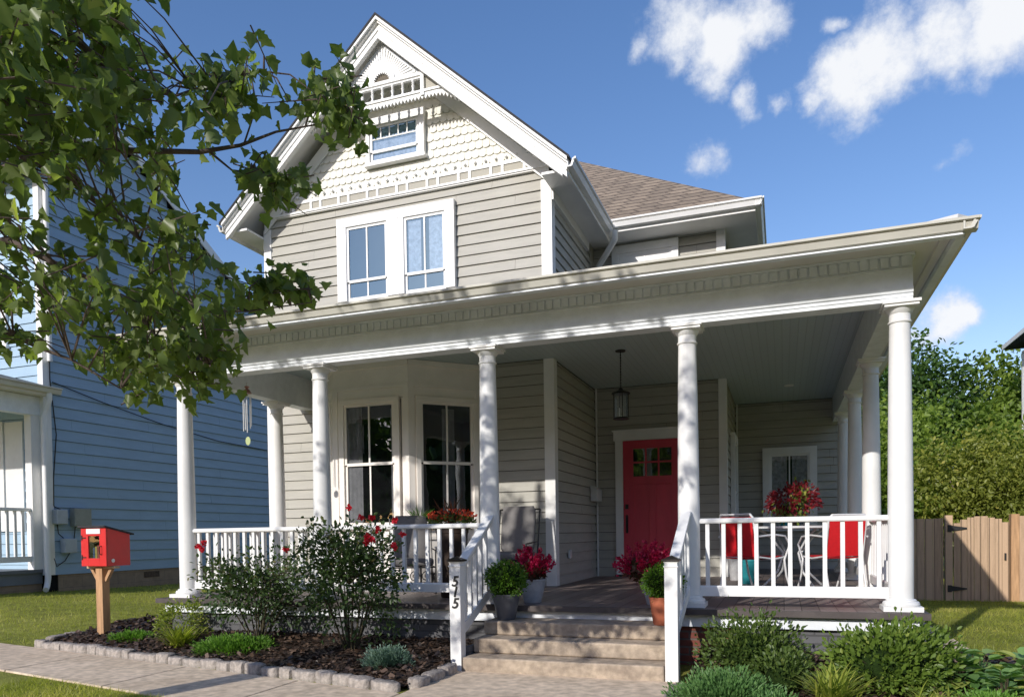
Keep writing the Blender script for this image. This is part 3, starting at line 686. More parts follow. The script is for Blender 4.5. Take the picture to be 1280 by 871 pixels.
# upper back window
Fu,_ = frame(-2.75,11.37,-.79,11.37)
window(Fu,.42,1.22,3.6,4.90,cas=.10,zm=4.2,glass=GLASSD,head=.12,label='upper window above the porch roof with white shade'); MB().fbox(Fu,.43,1.21,.0245,.0255,3.62,4.19).fbox(Fu,.43,1.21,.0375,.0395,4.20,4.89).build('window_shade', WHITE, H)

# ------------------------------------------------------------------ front door
Fd,_ = frame(-2.75,11.37,-.79,11.37)
def dx(x): return x+2.75
dc = MB().fbox(Fd,dx(-2.415),dx(-2.30),0,.05,0,2.07).fbox(Fd,dx(-1.385),dx(-1.27),0,.05,0,2.07).fbox(Fd,dx(-2.44),dx(-1.245),0,.058,2.07,2.21).fbox(Fd,dx(-2.46),dx(-1.225),0,.075,2.211,2.235)
dc.build('door_casing', WHITE, H, bevel=.003)
door = MB().fbox(Fd,dx(-2.297),dx(-1.388),.002,.012,.03,2.066)
px = [dx(-2.13),dx(-1.965),dx(-1.785),dx(-1.605)]
W0,W1 = dx(-2.13)-.012, dx(-1.565)
door.fbox(Fd,dx(-2.297),W0,.012,.028,.03,2.066).fbox(Fd,W1,dx(-1.388),.012,.028,.03,2.066).fbox(Fd,W0,W1,.012,.028,1.94,2.066).fbox(Fd,W0,W1,.012,.028,1.40,1.52).fbox(Fd,W0,W1,.012,.028,.03,.22)
door.fbox(Fd,(W0+W1)/2-.05,(W0+W1)/2+.05,.012,.026,.22,1.40)
dco = door.build('front_door', RED, H, bevel=.003)
mt = MB(); pn = MB(); ww = (W1-W0)/3
for i in range(1,3): mt.fbox(Fd,W0+ww*i-.012,W0+ww*i+.012,.012,.026,1.52,1.94)
mt.fbox(Fd,W0,W1,.012,.0255,1.72,1.744); mt.build('muntin', RED, dco)
MB().fbox(Fd,W0,W1,.0125,.0135,1.52,1.94).build('dark_door_backing', DARK, dco); MB().quad(W(Fd,W0,.017,1.52),W(Fd,W1,.017,1.52),W(Fd,W1,.017,1.94),W(Fd,W0,.017,1.94)).build('pane', GLASS, dco)  # dark sheet behind the pane; unlit room shade is in its colour
hd = MB().fbox(Fd,dx(-2.268),dx(-2.222),.028,.045,1.03,1.10).fbox(Fd,dx(-2.262),dx(-2.228),.028,.036,.66,.94).tube([W(Fd,dx(-2.245),.036,.92),W(Fd,dx(-2.245),.075,.90),W(Fd,dx(-2.245),.08,.80),W(Fd,dx(-2.245),.07,.71),W(Fd,dx(-2.245),.036,.69)],.008,8)
hd.build('door_handle', BLACK, dco)
MB().fbox(Fd,dx(-2.42),dx(-1.265),0,.12,.004,.028).build('threshold', BRONZE, H)
# side wall fittings
MB().box(-2.73,-2.695,9.70,9.80,.33,.45).build('outlet_cover', mat('pale_plastic',(.6,.6,.6),.4,.5,noise=(8,.05)), H, bevel=.012)

# ------------------------------------------------------------------ gable
GX, GZ, SL = -4.92, 7.40, .895     # peak of the fascia top, slope
GH = 2.52
YF, YW = 8.70, 9.14
def gzx(x, off=0): return GZ-off-SL*abs(x-GX)
# shingle field
sg = MB(); ex = .112; z = 5.49; row = 0
while z < 7.1:
    w = .101; half = (GZ-.30-z)/SL; n0 = -int(half/w)-1
    for i in range(n0, -n0+1):
        xc = GX+(i+(.5 if row%2 else 0))*w; hw = w*.49
        if abs(xc-GX)+hw*.3 > half: continue
        if -5.37 < xc < -4.46 and 5.70 < z+ex*.5 < 6.40: continue
        jo = random.uniform(-.002,.002)
        zt = z+ex+.01; arc = [(xc-hw, z+.028)]+[(xc-hw*math.cos(t), z+.028-.028*math.sin(t)) for t in (PI*.2,PI*.4,PI*.6,PI*.8)]+[(xc+hw, z+.028)]
        front = [(x,9.160-.022+jo,zz) for x,zz in arc]; top = [(xc+hw,9.160-.006,zt),(xc-hw,9.160-.006,zt)]
        back = [(x,9.160-.004,zz) for x,zz in arc]
        o = len(sg.v); sg.v += front+top+back; sg.f.append(tuple(range(o,o+8)))
        for k2 in range(5): sg.f.append((o+k2+1,o+k2,o+8+k2,o+8+k2+1))
    z += ex; row += 1
sg.build('shingle_siding', CREAM, H)
MB().add([(-7.1,9.158,5.28),(-2.75,9.158,5.28),(GX,9.158,7.1+.15)],[(0,1,2)]).build('gable_sheathing', CREAM, H)
# frieze band
fb = MB(); fb.fbox(Fg,0.02,4.33,-.02,.03,5.283,5.335).fbox(Fg,0.02,4.33,-.02,.045,5.30,5.32).fbox(Fg,.02,4.33,-.02,.018,5.44,5.485)
u = .06; big = True
cells = []
while u < 4.28:
    w = .26 if big else .12; w = min(w, 4.3-u); fb.fbox(Fg,u-.035,u,-.02,.018,5.335,5.44); cells.append((u,u+w)); u += w+.04; big = not big
fb.fbox(Fg,u-.04,min(u,4.33),-.02,.018,5.335,5.44)
fb.build('frieze_band', WHITE, H)
fp = MB(); fp.fbox(Fg,.03,4.32,-.018,.004,5.336,5.439); fp.build('frieze_panel', TAUPED, H)
pg = MB().box(-.012,.012,-.02,.02,-.012,.012).build('frieze_peg', WHITE, H); pg.location = (-6.95,9.119,5.535); u = .295
while u < 4.2:
    c = pg.copy(); col.objects.link(c); c.location = (-7.1+u,9.119,5.535); u += .145
# roof slabs
def slab(mb, off0, off1, y0, y1, x0=0.0, x1=GH, sides=(-1,1)):
    for s in sides:
        a = [(GX+s*x0, GZ-off0-SL*x0),(GX+s*x1, GZ-off0-SL*x1),(GX+s*x1, GZ-off1-SL*x1),(GX+s*x0, GZ-off1-SL*x0)]
        mb.add([(x,y0,z) for x,z in a]+[(x,y1,z) for x,z in a], [(0,1,2,3),(7,6,5,4),(0,4,5,1),(1,5,6,2),(2,6,7,3),(3,7,4,0)])
    return mb
slab(MB(), -.045, -.012, 8.62, 14.0, 0, GH+.05).build('gable_roof', ROOFEDGE, H)
rk = MB(); slab(rk, -.011, .03, 8.63, 8.74, 0, GH+.02); slab(rk, .0305, .055, 8.665, 8.74, 0, GH+.02); slab(rk, .0555, .125, 8.70, 8.74, 0, GH); slab(rk, .1255, .145, 8.685, 8.74, 0, GH); slab(rk, .1455, .215, 8.70, 8.74, 0, GH); slab(rk, .2155, .25, 8.68, 8.74, .0, GH-.05)
rk.build('rake_board', WHITE, H)
slab(MB(), -.011, .012, 8.74, 9.7, 0, GH+.0).build('gable_soffit', WHITE, H)
rw = MB(); slab(rw, .17, .36, 9.112, 9.135, .0, GH-.35); rw.build('frieze_rake', WHITE, H)
# eave box returns along the sides
for s in (-1,1):
    xe = GX+s*GH; ze = gzx(xe)
    MB().box(min(xe,GX+s*2.19),max(xe,GX+s*2.19),8.745,11.0,ze-.12,ze-.09).build('eave_soffit', WHITE, H)
    MB().box(xe-.012,xe+.012,8.745,11.0,ze-.17,ze-.02).build('eave_fascia', WHITE, H)
    MB().extr([(a*.95,b+ze-.12) for a,b in GP], (xe+s*.014,8.66,0), (xe+s*.014,10.95,0), (s,0,0)).build('eave_gutter', GUTTER if s<0 else WHITE, H, smooth=35)
    MB().box(min(xe-s*.35,xe-s*.30),max(xe-s*.35,xe-s*.30),9.14,11.0,ze-.25,ze-.12).build('eave_bed_moulding', WHITE, H)
MB().tube([(-2.26,10.75,5.04),(-2.26,10.78,4.93),(-2.45,11.0,4.80),(-2.62,11.2,4.70),(-2.64,11.24,4.55),(-2.64,11.24,3.5)],.045,10).build('downspout', WHITE, H, smooth=50)
# sunburst panel in the peak
yp = 8.80; cz = 6.63
pa = MB(); ap = GZ-.255; hw = (ap-cz)/SL
pa.add([(GX-hw,yp,cz),(GX+hw,yp,cz),(GX,yp,ap),(GX-hw,yp+.03,cz),(GX+hw,yp+.03,cz),(GX,yp+.03,ap)],[(0,1,2),(5,4,3),(0,3,4,1)])
sb = pa.build('sunburst_panel', WHITE2, H)
ry = MB()
for i in range(1,30):
    t = PI*i/30; c, s_ = math.cos(t), math.sin(t)
    # distance to the rake line
    den = s_+SL*abs(c); r1 = (ap-cz)/den-.03; r0 = .20
    if r1 > r0+.03: ry.bar((GX+c*r0,yp-.008,cz+s_*r0),(GX+c*r1,yp-.008,cz+s_*r1),.016+.012*r1,.015,(0,1,0)) 
ry.build('sunburst_ray', WHITE, sb)
rg = MB(); n=24; vs=[]; 
for i in range(n+1):
    t = PI*i/n; ri = .135 if i%2 else .105
    vs += [(GX+ri*math.cos(t),yp-.03,cz+ri*math.sin(t)),(GX+.19*math.cos(t),yp-.03,cz+.19*math.sin(t))]
m_ = len(vs); vs2 = [(x,yp-.001,z) for x,y,z in vs]
rg.add(vs+vs2, [(2*i,2*i+1,2*i+3,2*i+2) for i in range(n)]+[(2*i+1,m_+2*i+1,m_+2*i+3,2*i+3) for i in range(n)]+[(2*i,2*i+2,m_+2*i+2,m_+2*i) for i in range(n)])
rg.build('sunburst_ring', WHITE, sb)
dk = MB(); dk.poly([(GX+.14*math.cos(PI*i/16),yp-.003,cz+.14*math.sin(PI*i/16)) for i in range(17)]); dk.build('sunburst_centre', mat('shaded_taupe',(.14,.12,.09),.7,.2,noise=(8,.1)), sb)
# spindle screen
X0, X1 = GX-.60, GX+.60
ss = MB().box(X0-.02,X1+.02,8.76,8.81,6.595,6.64).box(X0-.40,X1+.40,8.755,8.815,6.372,6.405).box(X0-.02,X0+.03,8.75,8.82,6.33,6.66).box(X1-.03,X1+.02,8.75,8.82,6.33,6.66).box(X0-.02,X1+.02,8.765,8.805,6.56,6.58)
scr = ss.build('spindle_screen', WHITE, H, bevel=.003)
for i in range(1,8):
    x = X0+.0+(X1-X0)*i/8
    MB().lathe([(.020,6.405),(.020,6.43),(.012,6.44),(.018,6.47),(.024,6.49),(.012,6.505),(.020,6.52),(.012,6.53),(.022,6.545),(.022,6.56)], x, 8.785, 10).build('spindle', WHITE, scr, smooth=50)
for s in (-1,1):
    xa = GX+s*.63; zb = 6.405; xb = GX+s*((ap-zb)/SL+.03); zt = min(6.64, ap-SL*abs(xa-GX))
    MB().add([(xa,8.79,zb),(xb,8.79,zb),(xa,8.79,zt),(xa,8.80,zb),(xb,8.80,zb),(xa,8.80,zt)],[(0,1,2),(5,4,3),(0,3,4,1),(1,4,5,2)]).build('corner_panel', TAUPED, scr)
# sawtooth valance
vm = MB(); n = 44; xa, xb = GX-1.12, GX+1.12
def zval(x):
    e = abs(x-GX); return 6.372 if e < .75 else 6.372-((e-.75)**2)*1.1
for i in range(n):
    a = xa+(xb-xa)*i/n; b = xa+(xb-xa)*(i+1)/n; m1 = (a+b)/2
    top = lambda x: zval(x)+.0; bt = lambda x: zval(x)-.035; tip = zval(m1)-.085
    f = [(a,8.77,top(a)),(a,8.77,bt(a)),(m1,8.77,tip),(b,8.77,bt(b)),(b,8.77,top(b))]
    vm.add(f+[(x,8.79,z) for x,y,z in f], [(0,1,2,3,4),(9,8,7,6,5),(1,6,7,2),(2,7,8,3)])
vm.build('sawtooth_valance', WHITE, scr)
# main roof behind
PX, PY, PZ, pt = -.34, 10.86, 5.20, .80
mr = MB(); T = 4.2
mr.add([(PX,PY,PZ),(PX-T,PY+T,PZ+pt*T),(-7.4,PY+T,PZ+pt*T),(-7.4,PY,PZ),(PX,PY+2*T+1,PZ)], [(3,0,1,2),(0,4,1)])
mr.add([(PX,PY,PZ-.03),(-2.3,PY,PZ-.03),(-2.3,PY,PZ),(PX,PY,PZ),(PX,PY+9,PZ-.03),(PX,PY+9,PZ)],[(0,1,2,3),(4,0,3,5)])
mr.build('main_roof', SHINGLE, H)
ms = MB().box(-2.74,PX+.01,PY,11.38,PZ-.14,PZ-.11).box(-.78,PX+.01,11.38,17,PZ-.14,PZ-.11).build('main_soffit', WHITE, H)
MB().box(-2.3,PX+.012,PY-.012,PY+.012,PZ-.15,PZ-.002).box(PX-.01,PX+.014,PY+.013,17,PZ-.15,PZ-.002).build('main_fascia', WHITE, H)
MB().extr([(a,b+PZ-.11) for a,b in GP], (-2.35,PY-.013,0), (PX+.10,PY-.013,0), (0,-1,0)).extr([(a,b+PZ-.109) for a,b in GP], (PX+.015,PY-.1,0), (PX+.015,17,0), (1,0,0)).build('main_gutter', WHITE, H, smooth=35)

# ------------------------------------------------------------------ things on the porch
# lantern
L0 = thing('hanging_lantern', 'black framed glass lantern hanging by a chain from the porch ceiling', 'lantern', (-1.86,9.1,2.9))
lx, ly = -1.86, 9.1
MB().lathe([(.06,2.885),(.065,2.899)], lx, ly, 16).build('ceiling_plate', BLACK, L0)
ch = MB(); ch.tube([(lx,ly,2.89),(lx,ly,2.44)],.006,6)
for i in range(12): ch.lathe([(.004,2.46+i*.034),(.011,2.47+i*.034),(.004,2.48+i*.034)], lx, ly, 6)
ch.build('chain', BLACK, L0)
fr = MB().lathe([(.02,2.44),(.03,2.42),(.05,2.405),(.11,2.385),(.115,2.37),(.10,2.368)], lx, ly, 20).lathe([(.095,2.06),(.10,2.07),(.095,2.08),(.085,2.07)], lx, ly, 20)
for k2 in range(4):
    a = k2*PI/2+.4; fr.tube([(lx+.09*math.cos(a),ly+.09*math.sin(a),2.07),(lx+.09*math.cos(a),ly+.09*math.sin(a),2.375)],.005,5)
fr.build('lantern_frame', BLACK, L0)
MB().lathe([(.082,2.08),(.082,2.365)], lx, ly, 20, False).build('glass_cylinder', glassmat('lantern_glass',(.9,.92,.92),.12), L0)
MB().tube([(lx,ly,2.08),(lx,ly,2.10)],.03,8).tube([(lx-.02,ly,2.1),(lx-.02,ly,2.2)],.008,6).tube([(lx+.02,ly,2.1),(lx+.02,ly,2.22)],.008,6).build('candle', WHITE, L0)
# mailbox on the side wall
mbx = MB().box(-2.725,-2.62,10.98,11.30,1.15,1.34); mbx.add([(-2.725,10.97,1.39),(-2.725,11.31,1.39),(-2.60,11.31,1.33),(-2.60,10.97,1.33),(-2.725,10.97,1.34),(-2.725,11.31,1.34)],[(0,1,2,3),(4,0,3),(1,5,2)])
tag(mbx.build('mailbox', mat('white_mailbox_metal',(.62,.62,.60),.4,.5,noise=(6,.06)), bevel=.006), 'small white mailbox on the side wall left of the red door', 'mailbox')
# wind chime
wc = thing('wind_chime', 'small metal wind chime hanging under the porch beam at the left', 'wind chime', (-5.9,7.2,2.49))
cx0, cy0 = -5.9, 7.2
MB().tube([(cx0,cy0,2.495),(cx0,cy0,2.42)],.002,4).lathe([(.004,2.43),(.035,2.40),(.05,2.37),(.055,2.365)], cx0, cy0, 12).lathe([(.02,2.45),(.03,2.44),(.01,2.42)],cx0,cy0,8).build('chime_top', mat('pink_copper',(.40,.20,.17),.4,.5,.5,noise=(9,.2)), wc, smooth=40)
for k2 in range(5):
    a = k2*1.2566+.3; MB().tube([(cx0+.045*math.cos(a),cy0+.045*math.sin(a),2.33),(cx0+.045*math.cos(a),cy0+.045*math.sin(a),1.98-.02*k2)],.006,6).build('chime_tube', ALUW, wc)
MB().tube([(cx0,cy0,2.36),(cx0,cy0,1.86)],.0015,4).build('cord', BLACK, wc)
MB().add([(cx0+.035*math.cos(t*PI/8),cy0,1.81+.05*math.sin(t*PI/8)) for t in range(16)],[tuple(range(16))]).build('wind_sail', mat('green_glass_disc',(.45,.52,.25),.3,.5,noise=(5,.1)), wc)

# pots
def pot(name, cx, cy, z, r0, r1, h, m, root, n=28):
    MB().lathe([(r0*.94,z),(r0,z+.01),(r0+(r1-r0)*.5,z+h*.5),(r1,z+h*.93),(r1*1.04,z+h*.94),(r1*1.05,z+h),(r1*.95,z+h),(r1*.93,z+h*.9),(.01,z+h*.88)], cx, cy, n, False).build(name, m, root, smooth=35)
def ball(root, c, r, n=2600):
    pts, d, b = clumps(240, n//240+1, c, (r,r,r*.95), .018, .86, seed=int(c[0]*10)+50, lump=.04)
    D = d+rdir(len(d))*.7
    scatter('foliage', 'leaf', pts, D, rdir(len(d),.5), rng.uniform(.016,.030,len(d)), BOXW, root, rnd=b)
    MB().lathe([(r*.86*math.sin(PI*i/10)+.001, c[2]-r*.82*math.cos(PI*i/10)) for i in range(11)], c[0], c[1], 16, False).build('dark_core', leafcore, root, smooth=80)
leafcore = mat('shaded_plant_core', (.015,.03,.006), .9, .1, noise=(25,.5), bump=(60,1))  # solid core added to block light; inner shade is put into its colour
for (x,y,m,pl,lab) in ((-2.40,6.42,GREYPOT,.36,'round clipped boxwood in a dark grey pot on the top step'),(-.96,6.36,TERRA,.36,'round clipped boxwood in a terracotta pot beside the right newel post')):
    r = thing('potted_boxwood', lab, 'potted plant', (x,y,-.11))
    pot('pot', x, y, -.11, .085, .128 if m is GREYPOT else .115, .235, m, r); MB().lathe([(.11,.095),(.001,.105)],x,y,16,False).build('soil', SOIL, r)
    ball(r, (x,y,.26 if m is GREYPOT else .25), .168 if m is GREYPOT else .15)
def plumes(root, c, n, sp, hz, seed=0):
    P=[];D=[];B=[]; g = np.random.default_rng(seed); SP=MB()
    for i in range(n):
        a = g.random()*2*PI; rr = sp*g.random()**.6; tip = np.array([c[0]+rr*math.cos(a), c[1]+rr*math.sin(a), c[2]+hz*(1-.55*(rr/sp)**2)*g.uniform(.75,1.1)])
        base = np.array([c[0]+.2*rr*math.cos(a), c[1]+.2*rr*math.sin(a), c[2]-.02]); dirn = tip-base; ln = np.linalg.norm(dirn); dirn /= ln
        SP.tube([tuple(base), tuple(base+(tip-base)*.6)], .004, 4)
        for k2 in range(64):
            t = g.random(); wd = .034*(1-t)**.7+.006; q = tip - dirn*(.15*(1-t)) + g.normal(size=3)*wd*.6
            P.append(q); D.append(dirn*1.2+g.normal(size=3)*.5); B.append(g.random())
    SP.build('stem', STEM, root)
    scatter('flower_plume', 'leaf', P, D, rdir(len(P)), rng.uniform(.018,.036,len(P)), CELO, root, rnd=B)
    m_ = 260; q = np.array(c)+rdir(m_)*np.array([sp*.55,sp*.55,hz*.3])+np.array([0,0,hz*.22]); scatter('foliage','leaf', q, rdir(m_,.3), rdir(m_), rng.uniform(.04,.08,m_), CELOL, root)
r = thing('potted_celosia', 'crimson plume flowers in a pale grey pot left of the porch entrance', 'potted plant', (-2.32,6.95,0))
pot('pot', -2.32, 6.95, 0, .088, .135, .23, PALEPOT, r); MB().lathe([(.12,.2),(.001,.21)],-2.32,6.95,16,False).build('soil', SOIL, r); plumes(r, (-2.34,6.95,.24), 34, .25, .30, 3)
r = thing('potted_celosia', 'crimson plume flowers in a white pot right of the porch entrance', 'potted plant', (-1.12,6.98,0))
pot('pot', -1.12, 6.98, 0, .085, .14, .24, PALEPOT, r); MB().lathe([(.12,.2),(.001,.21)],-1.12,6.98,16,False).build('soil', SOIL, r); plumes(r, (-1.20,6.96,.25), 46, .33, .32, 4)

# iron porch chair with cushions (faces -Y at rotation 0)
def iron_chair(label):
    r = thing('porch_chair', label, 'chair', group='cushioned iron chairs on the porch')
    # back cushion : rounded slab
    def cushion(x0,x1,y0,y1,z0,z1,lean,name):
        mb = MB(); K=8; vs=[]
        n1 = 12
        for j in range(n1+1):
            t = j/n1; z = z0+(z1-z0)*t; yo = lean*(t)
            q = (1-abs(2*t-1)**6)**.5 if 0<t<1 else .0
            w = (x1-x0)/2*(.86+.14*q); th = (y1-y0)/2*(.35+.65*q)
            for k2 in range(16):
                a = 2*PI*k2/16; c_,s_ = math.cos(a),math.sin(a); qq = (abs(c_)**5+abs(s_)**5)**-.2
                vs.append(((x0+x1)/2+c_*qq*w*.95, (y0+y1)/2+yo+s_*qq*th, z))
        fs = [(j*16+k2,j*16+(k2+1)%16,(j+1)*16+(k2+1)%16,(j+1)*16+k2) for j in range(n1) for k2 in range(16)]+[tuple(range(15,-1,-1)),tuple(n1*16+i for i in range(16))]
        mb.add(vs,fs); return mb.build(name, CUSH, r, smooth=60)
    cushion(-.235,.235,.20,.30,.46,1.06,.12,'back_cushion')
    mb = MB().box(-.25,.25,-.25,.25,.38,.48); mb.build('seat_cushion', CUSH, r, bevel=.03)
    b = MB()
    for sx in (-1,1):
        x = sx*.27
        b.tube([(x,-.25,.02),(x,-.27,.36),(x,.22,.36),(x,.40,1.02)],.011,6)
        b.tube([(x,-.24,.02),(x,0,.005),(x,.28,.02),(x,.25,.36)],.011,6)
        b.tube([(x,-.27,.36),(x,-.27,.58),(x,.22,.60)],.010,6)
        for cc in (-.10,.12):
            sp_ = [(x,cc+.09*(1-t/22)*math.cos(t*.55)*sx,.20+.09*(1-t/22)*math.sin(t*.55)) for t in range(20)]; b.tube(sp_,.006,5)
    b.tube([(-.27,.40,1.02),(.27,.40,1.02)],.011,6).tube([(-.27,-.25,.36),(.27,-.25,.36)],.011,6).tube([(-.27,.24,.36),(.27,.24,.36)],.011,6)
    for cc in (-.15,.0,.15):
        b.tube([(cc+.07*(1-t/22)*math.cos(t*.55),-.25,.24+.08*(1-t/22)*math.sin(t*.55)) for t in range(20)],.006,5)
    b.build('iron_frame', BLACK, r)
    return r
c1 = iron_chair('cushioned grey porch chair in front of the bay window'); c1.location = (-4.05,7.75,0); c1.rotation_euler = (0,0,.55); c1.scale = (.9,.9,.86)
c2 = copy_tree(c1, (-3.08,8.45,0), .05, .96, 'cushioned grey porch chair against the siding between bay window and corner board')
# tall planter
r = thing('flower_planter', 'tall dark planter with red flowers and grass spikes beside the bay window', 'planter', (-3.36,7.35,0))
pot('planter', -3.36, 7.35, 0, .13, .17, .74, DKPOT, r)
n=500; q = np.array([-3.36,7.35,.80])+rdir(n)*np.array([.25,.18,.08]); scatter('foliage','leaf',q,rdir(n,.4),rdir(n),rng.uniform(.03,.06,n),AZAL,r)
n=420; q = np.array([-3.36,7.35,.88])+rdir(n)*np.array([.27,.19,.06]); scatter('bloom','leaf',q,rdir(n,.6),rdir(n),rng.uniform(.02,.035,n),ORFL,r)
n=40; q = np.tile([-3.36,7.35,.8],(n,1))+rng.normal(size=(n,3))*.02; scatter('grass_spike','blade',q,rdir(n,1.5)*np.array([1,1,1]),rdir(n),rng.uniform(.2,.32,n),CELOL,r)
r = thing('potted_plant', 'small green leafy plant in a dark pot beside the bay window', 'potted plant', (-4.15,8.15,0))
MB().lathe([(.10,.0),(.012,.02),(.012,.66),(.11,.67),(.11,.69),(.001,.69)],-4.15,8.15,14,False).build('stand', BLACK, r)
pot('pot', -4.15, 8.15, .69, .06, .085, .14, DKPOT, r, 16); n=60; q=np.tile([-4.15,8.15,.82],(n,1)); scatter('foliage','blade',q,rdir(n,1.1),rdir(n),rng.uniform(.14,.22,n)*1.2,JUN,r)

# red sling chairs (local: faces +Y, back toward -Y)
def red_chair(label):
    r = thing('patio_chair', label, 'chair', group='red patio chairs at the round table')
    mb = MB(); K=10
    prof = [(-.30,.86),(-.285,.74),(-.26,.60),(-.235,.48),(-.22,.43)]; prof2 = [(-.20,.41),(-.05,.395),(.12,.41),(.22,.425),(.25,.41)]
    def strip(p, w):
        vs=[]; 
        for y,z in p: vs += [(-w,y,z),(w,y,z)]
        vs += [(x,y-.008,z-.010) for x,y,z in vs]; k3 = len(p)*2
        m2 = MB().add(vs, [(2*i,2*i+1,2*i+3,2*i+2) for i in range(len(p)-1)]+[(k3+2*i+2,k3+2*i+3,k3+2*i+1,k3+2*i) for i in range(len(p)-1)]+[(0,2,k3+2,k3),(0,1,k3+1,k3),(k3-2,k3-1,2*k3-1,2*k3-2)]); return m2
    strip(prof,.215).build('backrest', CHAIRRED, r, smooth=60); strip(prof2,.215).build('seat', CHAIRRED, r, smooth=60)
    fr = MB()
    for sx in (-1,1):
        x = sx*.23
        fr.tube([(x*.85,-.31,.885),(x,-.295,.84),(x,-.255,.60),(x,-.22,.43),(x,-.24,.25),(x,-.30,.015)],.013,8)
        fr.tube([(x,-.22,.42),(x,.05,.39),(x,.25,.41)],.012,8)
        fr.tube([(x*1.12,-.27,.64),(x*1.15,.0,.66),(x*1.15,.20,.645),(x*1.15,.29,.55),(x*1.12,.20,.38),(x*1.1,.24,.20),(x*1.1,.33,.015)],.012,8)
    fr.tube([(-.195,-.31,.885),(.195,-.31,.885)],.013,8).tube([(-.23,.25,.41),(.23,.25,.41)],.011,8).tube([(-.23,-.30,.02),(.23,-.30,.02)],.011,8)
    fr.build('tube_frame', ALUW, r, smooth=50)
    return r
rc = red_chair('red sling patio chair with white tube frame left of the round table'); rc.location = (-.30,8.35,0); rc.rotation_euler = (0,0,-.62); rc.scale = (.95,.95,.95)
copy_tree(rc, (.50,8.75,0), .50, .93, 'red sling patio chair with white tube frame right of the round table')
r = thing('patio_table', 'round frosted glass patio table with white curved legs', 'table', (.10,9.55,0))
MB().lathe([(.001,.70),(.50,.70),(.505,.708),(.50,.716),(.001,.716)], .10, 9.55, 32, False).build('tabletop', TOPG, r)
tb = MB().lathe([(.50,.685),(.52,.695),(.52,.718),(.507,.72),(.507,.69)], .10, 9.55, 32, False)
tb.build('table_rim', ALUW, r, smooth=50)
for k2 in range(4):
    a = k2*PI/2+.6; c_,s_ = math.cos(a),math.sin(a); MB().tube([(.1+.46*c_,9.55+.46*s_,.69),(.1+.30*c_,9.55+.30*s_,.60),(.1+.12*c_,9.55+.12*s_,.40),(.1+.2*c_,9.55+.2*s_,.18),(.1+.40*c_,9.55+.40*s_,.01)],.014,8).build('leg', ALUW, r, smooth=50)
# coleus pot on the table
r = thing('flower_pot', 'dark pot of burgundy and lime foliage standing on the round table', 'potted plant', (.08,9.45,.72))
pot('saucer', .02, 9.35, .722, .05, .07, .07, TEAL, r, 16)
pot('pot', .08, 9.45, .722, .09, .13, .24, DKPOT, r, 20)
pts,d,b = clumps(70,14,(.08,9.45,1.04),(.31,.28,.15),.028,.5,seed=4); scatter('foliage','leaf',pts,d+rdir(len(d))*.7,rdir(len(d)),rng.uniform(.035,.06,len(d)),COLEUS,r,rnd=b)
n=170; q=np.array([.20,9.40,1.05])+rng.normal(size=(n,3))*np.array([.05,.05,.08]); scatter('lime_foliage','leaf',q,rdir(n,-.2),rdir(n),rng.uniform(.04,.07,n),YLEAF,r)
n=200; q=np.array([.08,9.36,.90])+rng.normal(size=(n,3))*np.array([.09,.05,.06]); scatter('trailing_foliage','leaf',q,rdir(n,-1.2),rdir(n),rng.uniform(.04,.07,n),YLEAF,r,rnd=rng.random(n)*.4)
# pots on the floor behind
for (x,y,rr,h,m,lab) in ((-.42,9.9,.12,.30,TEAL,'teal glazed pot on the porch floor behind the red chair'),(-.62,10.6,.10,.34,PALEPOT,'pale pot standing by the corner of the siding')):
    r = thing('garden_pot', lab, 'pot', (x,y,0)); pot('pot', x, y, 0, rr*.7, rr, h, m, r, 20)
    MB().lathe([(rr*.9,h*.86),(.001,h*.9)],x,y,14,False).build('soil', SOIL, r)

# ------------------------------------------------------------------ little library
r = thing('book_box', 'red wooden book sharing box with glass door on a cedar post', 'book box', (-7.33,6.40,-.5))
bx0,bx1,by0,by1 = -7.605,-7.225,6.38,6.71; zb, zf, zk = .375,.82,.74
pm = MB().box(-7.475,-7.375,6.45,6.55,-.60,.36); pm.build('post', POSTNEW, r, bevel=.004)
for s in (-1,1): MB().bar((-7.425+s*.055,6.50,.20),(-7.425+s*.15,6.50,.345),.04,.035).build('brace', POSTNEW, r)
MB().box(-7.62,-7.20,6.46,6.54,.345,.370).build('support_arm', mat('pale_cedar',(.5,.36,.22),.8,.2,noise=(8,.2)), r)
cab = MB(); cab.add([(bx0,by0+.02,zb),(bx1,by0+.02,zb),(bx1,by1,zb),(bx0,by1,zb),(bx0,by0+.02,zf),(bx1,by0+.02,zf),(bx1,by1,zk),(bx0,by1,zk)],[(3,2,1,0),(1,2,6,5),(2,3,7,6),(3,0,4,7)])
ix0, ix1, iz0, iz1 = bx0+.11, bx1-.10, zb+.09, zf-.10
cab.build('cabinet', REDBOX, r)
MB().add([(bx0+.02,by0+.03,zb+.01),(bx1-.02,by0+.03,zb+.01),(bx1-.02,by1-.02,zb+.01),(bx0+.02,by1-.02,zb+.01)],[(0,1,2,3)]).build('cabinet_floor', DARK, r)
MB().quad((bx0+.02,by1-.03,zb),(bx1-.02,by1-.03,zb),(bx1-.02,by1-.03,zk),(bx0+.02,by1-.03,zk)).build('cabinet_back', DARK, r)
MB().add([(bx0-.015,by0-.03,zf-.002),(bx1+.015,by0-.03,zf-.002),(bx1+.015,by1+.05,zk-.012),(bx0-.015,by1+.05,zk-.012),(bx0-.015,by0-.03,zf+.018),(bx1+.015,by0-.03,zf+.018),(bx1+.015,by1+.05,zk+.008),(bx0-.015,by1+.05,zk+.008)],[(3,2,1,0),(4,5,6,7),(0,1,5,4),(1,2,6,5),(2,3,7,6),(3,0,4,7)]).build('roof', ROOFEDGE, r)
